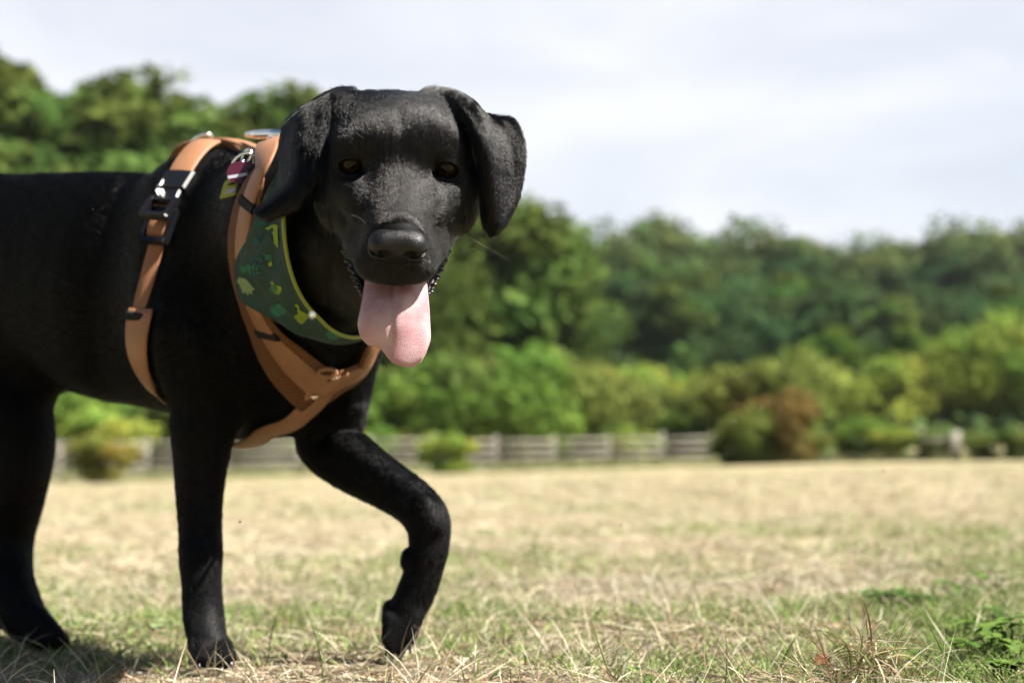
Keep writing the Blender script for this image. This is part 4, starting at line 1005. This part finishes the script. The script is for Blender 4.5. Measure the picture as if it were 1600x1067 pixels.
# left of the dog: the near end of the wood
Lsky = [(-95, 120, 'round'), (5, 92, 'tall'), (95, 140, 'oval'), (205, 112, 'round'), (290, 150, 'oval'), (345, 178, 'tall'), (440, 140, 'tall'), (515, 160, 'round'), (610, 190, 'oval'), (700, 235, 'round'), (780, 300, 'round')]
for i, (px_, py_, k) in enumerate(Lsky): tree(px_, py_, 66+rt.uniform(-2, 3), k, jc(GR), f'sunlit green tree on the left skyline behind the dog, {ORD[i]} from the left', group='skyline trees behind the dog', wf=1.15)
for i, px_ in enumerate(range(-80, 760, 92)): tree(px_, np.interp(px_, [-80, 300, 760], [235, 265, 380])+rt.uniform(-20, 20), 61+rt.uniform(-2, 2)+max(0, px_-400)*.03, ['wide', 'round', 'oval'][i % 3], jc(MID if i % 2 else GR), f'full green tree in the second row behind the dog, {ORD[i]} from the left', group='second row of trees behind the dog', wf=1.2)
# the far wood on the right
xs_ = [830, 900, 965, 1025, 1085, 1150, 1215, 1280, 1345, 1400, 1455, 1520, 1585, 1655]; ys_ = [322, 345, 340, 318, 345, 332, 345, 340, 358, 355, 335, 330, 336, 340]
for i, (px_, py_) in enumerate(zip(xs_, ys_)): tree(px_, py_+16, 158+rt.uniform(-6, 8), ['round', 'oval', 'wide'][i % 3], jc(FAR_HAZE), f'hazy tree on the far skyline right of the dog, {ORD[i]} from the left', group='far skyline trees', wf=1.05)
for i, px_ in enumerate(range(770, 1700, 78)): tree(px_, np.interp(px_, [770, 900, 1000, 1300, 1650], [352, 382, 404, 398, 392])+rt.uniform(-16, 22), 128+rt.uniform(-5, 5), ['tall', 'round', 'oval'][i % 3], jc(DK if i % 3 == 2 or px_ > 1230 else MID, .25), f'dark tree in the middle row of the far wood, {ORD[i]} from the left', group='middle row of the far wood', wf=1.1)
for i, px_ in enumerate(range(700, 1700, 88)): tree(px_, np.interp(px_, [700, 880, 1100, 1650], [350, 420, 440, 440])+rt.uniform(-22, 25), 104+rt.uniform(-4, 4), ['oval', 'wide', 'tall', 'round'][i % 4], jc([MID, DK, MID, DK][i % 4], .2), f'tree in the front row of the far wood, {ORD[i]} from the left', group='front row of the far wood', wf=1.15)
# bushes along the field
BU = [(690, 500, 58, 'bush', GR, 'mid green small tree right of the tongue'), (765, 520, 57, 'bush', BG, 'green bush just right of the tongue'), (870, 520, 62, 'bush', OL, 'olive bush with a loose top left of the centre gap'), (960, 560, 70, 'bush', YG, 'yellow green bush over the right part of the fence'),
      (1030, 575, 66, 'bush', OL, 'olive rounded bush right of the yellow green one'), (1105, 560, 68, 'shrub', YG, 'bright loose bush left of the rust coloured one'), (1190, 520, 62, 'shrub', OL, 'tall olive bush with a rusty lower half'), (1290, 500, 78, 'oval', BG, 'rich green small tree right of the rusty bush'),
      (1355, 545, 72, 'bush', YG, 'bright yellow green bush right of the rich green tree'), (1420, 500, 84, 'oval', BG, 'bluish green tree behind the bright bushes'), (1500, 530, 74, 'bush', GR, 'green bush left of the tallest yellow green bush'), (1560, 488, 72, 'wide', YG, 'tallest yellow green bush at the right edge'), (1650, 500, 74, 'bush', BG, 'green bush cut by the right edge'),
      (635, 540, 55, 'bush', BG, 'green bush behind the tongue'), (590, 600, 56, 'bush', YG, 'yellow green bush above the fence beside the chest'), (655, 645, 54, 'shrub', YG, 'low yellow green shrub standing over the fence right of the chest'), (715, 615, 56, 'bush', YG, 'green shrub behind the middle of the fence'),
      (800, 620, 62, 'bush', BG, 'light green shrub over the middle of the fence'), (925, 640, 62, 'bush', BG, 'small green shrub behind the right part of the fence'), (550, 640, 52, 'bush', BG, 'bright green shrub between chest and raised leg'), (765, 600, 60, 'wide', YG, 'broad light bush behind the middle of the fence'), (860, 625, 60, 'shrub', YG, 'loose yellow green shrub right of the broad light bush'), (990, 655, 61, 'bush', YG, 'low yellow green bush behind the right end of the fence'), (1060, 640, 64, 'bush', BG, 'low rich green bush behind the last fence post'),
      (90, 560, 52, 'bush', BG, 'green bush seen under the belly beside the hind leg'), (180, 620, 46, 'shrub', YG, 'yellow bush under the belly'), (250, 590, 54, 'bush', MID, 'dark green bush under the belly beside the standing leg'), (420, 600, 52, 'bush', GR, 'green bush between the two front legs'), (500, 620, 55, 'bush', BG, 'bright bush above the raised leg'), (20, 560, 54, 'bush', MID, 'dark bush beyond the hind leg'), (340, 560, 54, 'bush', MID, 'dark bush behind the standing front leg')]
for px_, py_, Y_, k, c, lab in BU: tree(px_, py_, Y_, k, jc(c, .1), lab, 'bush' if k in ('bush', 'shrub') else 'tree', 'bushes and small trees along the field', 1.1)
FB = [(1150, 665, 52, OL, 'low olive bush at the right end of the fence'), (1215, 590, 51, RD, 'rust coloured bush standing in the dry grass edge'), (1175, 620, 50.5, OL, 'olive bush leaning against the rust coloured one'), (1262, 660, 52, OL, 'low green brown bush right of the rust coloured one'), (1330, 640, 54, BG, 'low green bush right of the rust coloured bushes'),
      (1390, 655, 53, YG, 'low pale green bush in the field edge'), (1450, 665, 52, GR, 'low green bush beside the pale fence post'), (1530, 668, 50, OL, 'low olive bush right of the pale fence post'), (1590, 662, 49, GR, 'low green bush at the far right of the field edge'), (706, 668, 43.5, YG, 'small yellow green shrub standing before the fence'), (172, 668, 38, (.26, .24, .07), 'yellowing shrub standing before the fence under the belly')]
for px_, py_, Y_, c, lab in FB: tree(px_, py_, Y_, 'shrub', jc(c, .08), lab, 'bush', 'low bushes on the field edge', 1.25 if py_ > 640 else 1.0)
# the wood floor and the unseparable depth of the wood
r = np.random.default_rng(3); n = 9000 if DRAFT else 26000; Y_ = r.uniform(62, 240, n); X_ = r.uniform(-.62, .62, n)*Y_; hmax = np.interp(Y_, [62, 90, 150, 240], [1.2, 4, 10, 15])
hmax = np.where(X_/Y_ < -.02, np.interp(Y_, [62, 90, 240], [1.5, 9, 16]), hmax)
Z_ = terr(X_, Y_)+hmax*r.random(n)**.6*(.6+.5*vnoise(X_, Y_, .12, 9)); C0 = ALB*np.array([DK, MID])[r.integers(0, 2, n)]*r.uniform(.6, 1.2, (n, 1))
nn = r.normal(size=(n, 3))+np.array([0, -.5, .8]); nn /= np.linalg.norm(nn, axis=1)[:, None]
V, F = leaf_quads(np.stack([X_, Y_, Z_], 1), nn, r.uniform(.5, 1.2, n)*np.interp(Y_, [62, 240], [.55, 1.6]), r)
fo = mesh('forest', V, F, m_leaf, cols=np.repeat(C0, 4, 0), smooth=False); tag(fo, 'dense green undergrowth and far treetops of the wood', 'forest', kind='stuff')

r = np.random.default_rng(8); n = 26000; t_ = r.random(n); FX = -26+t_*60; FY = np.interp(FX, [-20, 8, 25], [37.2, 55.5, 47])+r.normal(0, .5, n)+.4
V, F, C_ = strands(np.stack([FX, FY, terr(FX, FY)], 1), r.uniform(0, 6.28, n), r.uniform(.15, .55, n), r.uniform(.9, 1.5, n), r.uniform(.2, 1.2, n), r.uniform(.012, .03, n), ALB*np.array([[.34, .40, .14], [.5, .46, .26], [.2, .3, .08], [.6, .52, .34]])[r.integers(0, 4, n)], 3, r)
tag(mesh('long_grass', V, F, m_blade, cols=C_, smooth=False), 'unmown grass strip along the fence and field edge', 'grass', kind='stuff')
# ---- fence of horizontal rails
m_wood = noise_col(mat('weathered_wood', (.3, .27, .22), .85, .2), (.26, .24, .19), (.44, .40, .33), 4, mapping=(1, 1, 6))
FA, FBp = Vector((-19.5, 37.5, 0)), Vector((P(1112, 728, 56).x, 56, 0))
fe = empty('rail_fence', (FA.x, FA.y, float(terr(FA.x, FA.y))), 'weathered grey wooden rail fence along the far edge of the field', 'fence')
def beam(a, b2, w, h):
    d = (b2-a); dn = d.normalized(); s = dn.cross(Vector((0, 0, 1))).normalized() if abs(dn.z) < .9 else Vector((1, 0, 0)); u_ = s.cross(dn).normalized(); V = []
    rr_ = rng.normal(0, .008, 3)
    for p in (a, (a+b2)/2+Vector(rr_), b2):
        for x, y in ((-1, -.8), (-.8, -1), (.8, -1), (1, -.8), (1, .8), (.8, 1), (-.8, 1), (-1, .8)): V.append(p+s*x*w/2+u_*y*h/2)
    F = [(q*8+k, q*8+(k+1) % 8, q*8+8+(k+1) % 8, q*8+8+k) for q in (0, 1) for k in range(8)]+[tuple(range(7, -1, -1)), tuple(range(16, 24))]
    return V, F
ns_ = 13; og = fe.location
Pp = [FA.lerp(FBp, i/ns_) for i in range(ns_+1)]
for i, p in enumerate(Pp):
    z = float(terr(p.x, p.y)); V, F = beam(Vector((p.x, p.y, z-.3)), Vector((p.x+rng.normal(0, .03), p.y, z+1.28+rng.normal(0, .04))), .13, .13); mesh('post', [v-og for v in V], F, m_wood, fe)
    if i < ns_:
        q = Pp[i+1]; zq = float(terr(q.x, q.y))
        for h_ in (.22, .52, .82, 1.12):
            a_, b_ = rng.normal(0, .025, 2); V, F = beam(Vector((p.x, p.y-.09, z+h_+a_)), Vector((q.x, q.y-.09, zq+h_+b_)), .04, .085); mesh('rail', [v-og for v in V], F, m_wood, fe)
g = gpt(1492, 722); x, Y_ = P(1492, 720, 50).x, 50; z = float(terr(x, Y_)); V, F = beam(Vector((0, 0, -.2)), Vector((.02, 0, 1.05)), .34, .3)
gp = mesh('gate_post', V, F, m_wood, loc=(x, Y_, z)); tag(gp, 'pale wooden post among the low bushes near the right edge', 'post')
V, F = beam(Vector((-1.2, .1, .75)), Vector((0, .1, .8)), .05, .12); mesh('rail', V, F, m_wood, gp)
print('trees', time.time()-T0)
fur_build(CLOTH)
# ---- thin summer haze between the field and the far wood
V = [(x, y, z) for z in (-4, 46) for y in (-6, 300) for x in (-200, 200)]
hz = mesh('haze', V, [(0, 2, 3, 1), (4, 5, 7, 6), (0, 1, 5, 4), (2, 6, 7, 3), (0, 4, 6, 2), (1, 3, 7, 5)], None, smooth=False); tag(hz, 'thin pale summer haze', kind='stuff')
mh = bpy.data.materials.new('haze'); mh.use_nodes = True; t = mh.node_tree; t.nodes.remove(t.nodes['Principled BSDF'])
pv = t.nodes.new('ShaderNodeVolumePrincipled'); pv.inputs['Density'].default_value = .00012; pv.inputs['Color'].default_value = (.9, .94, .98, 1); pv.inputs['Anisotropy'].default_value = .3
t.links.new(pv.outputs[0], t.nodes['Material Output'].inputs['Volume']); hz.data.materials.append(mh)
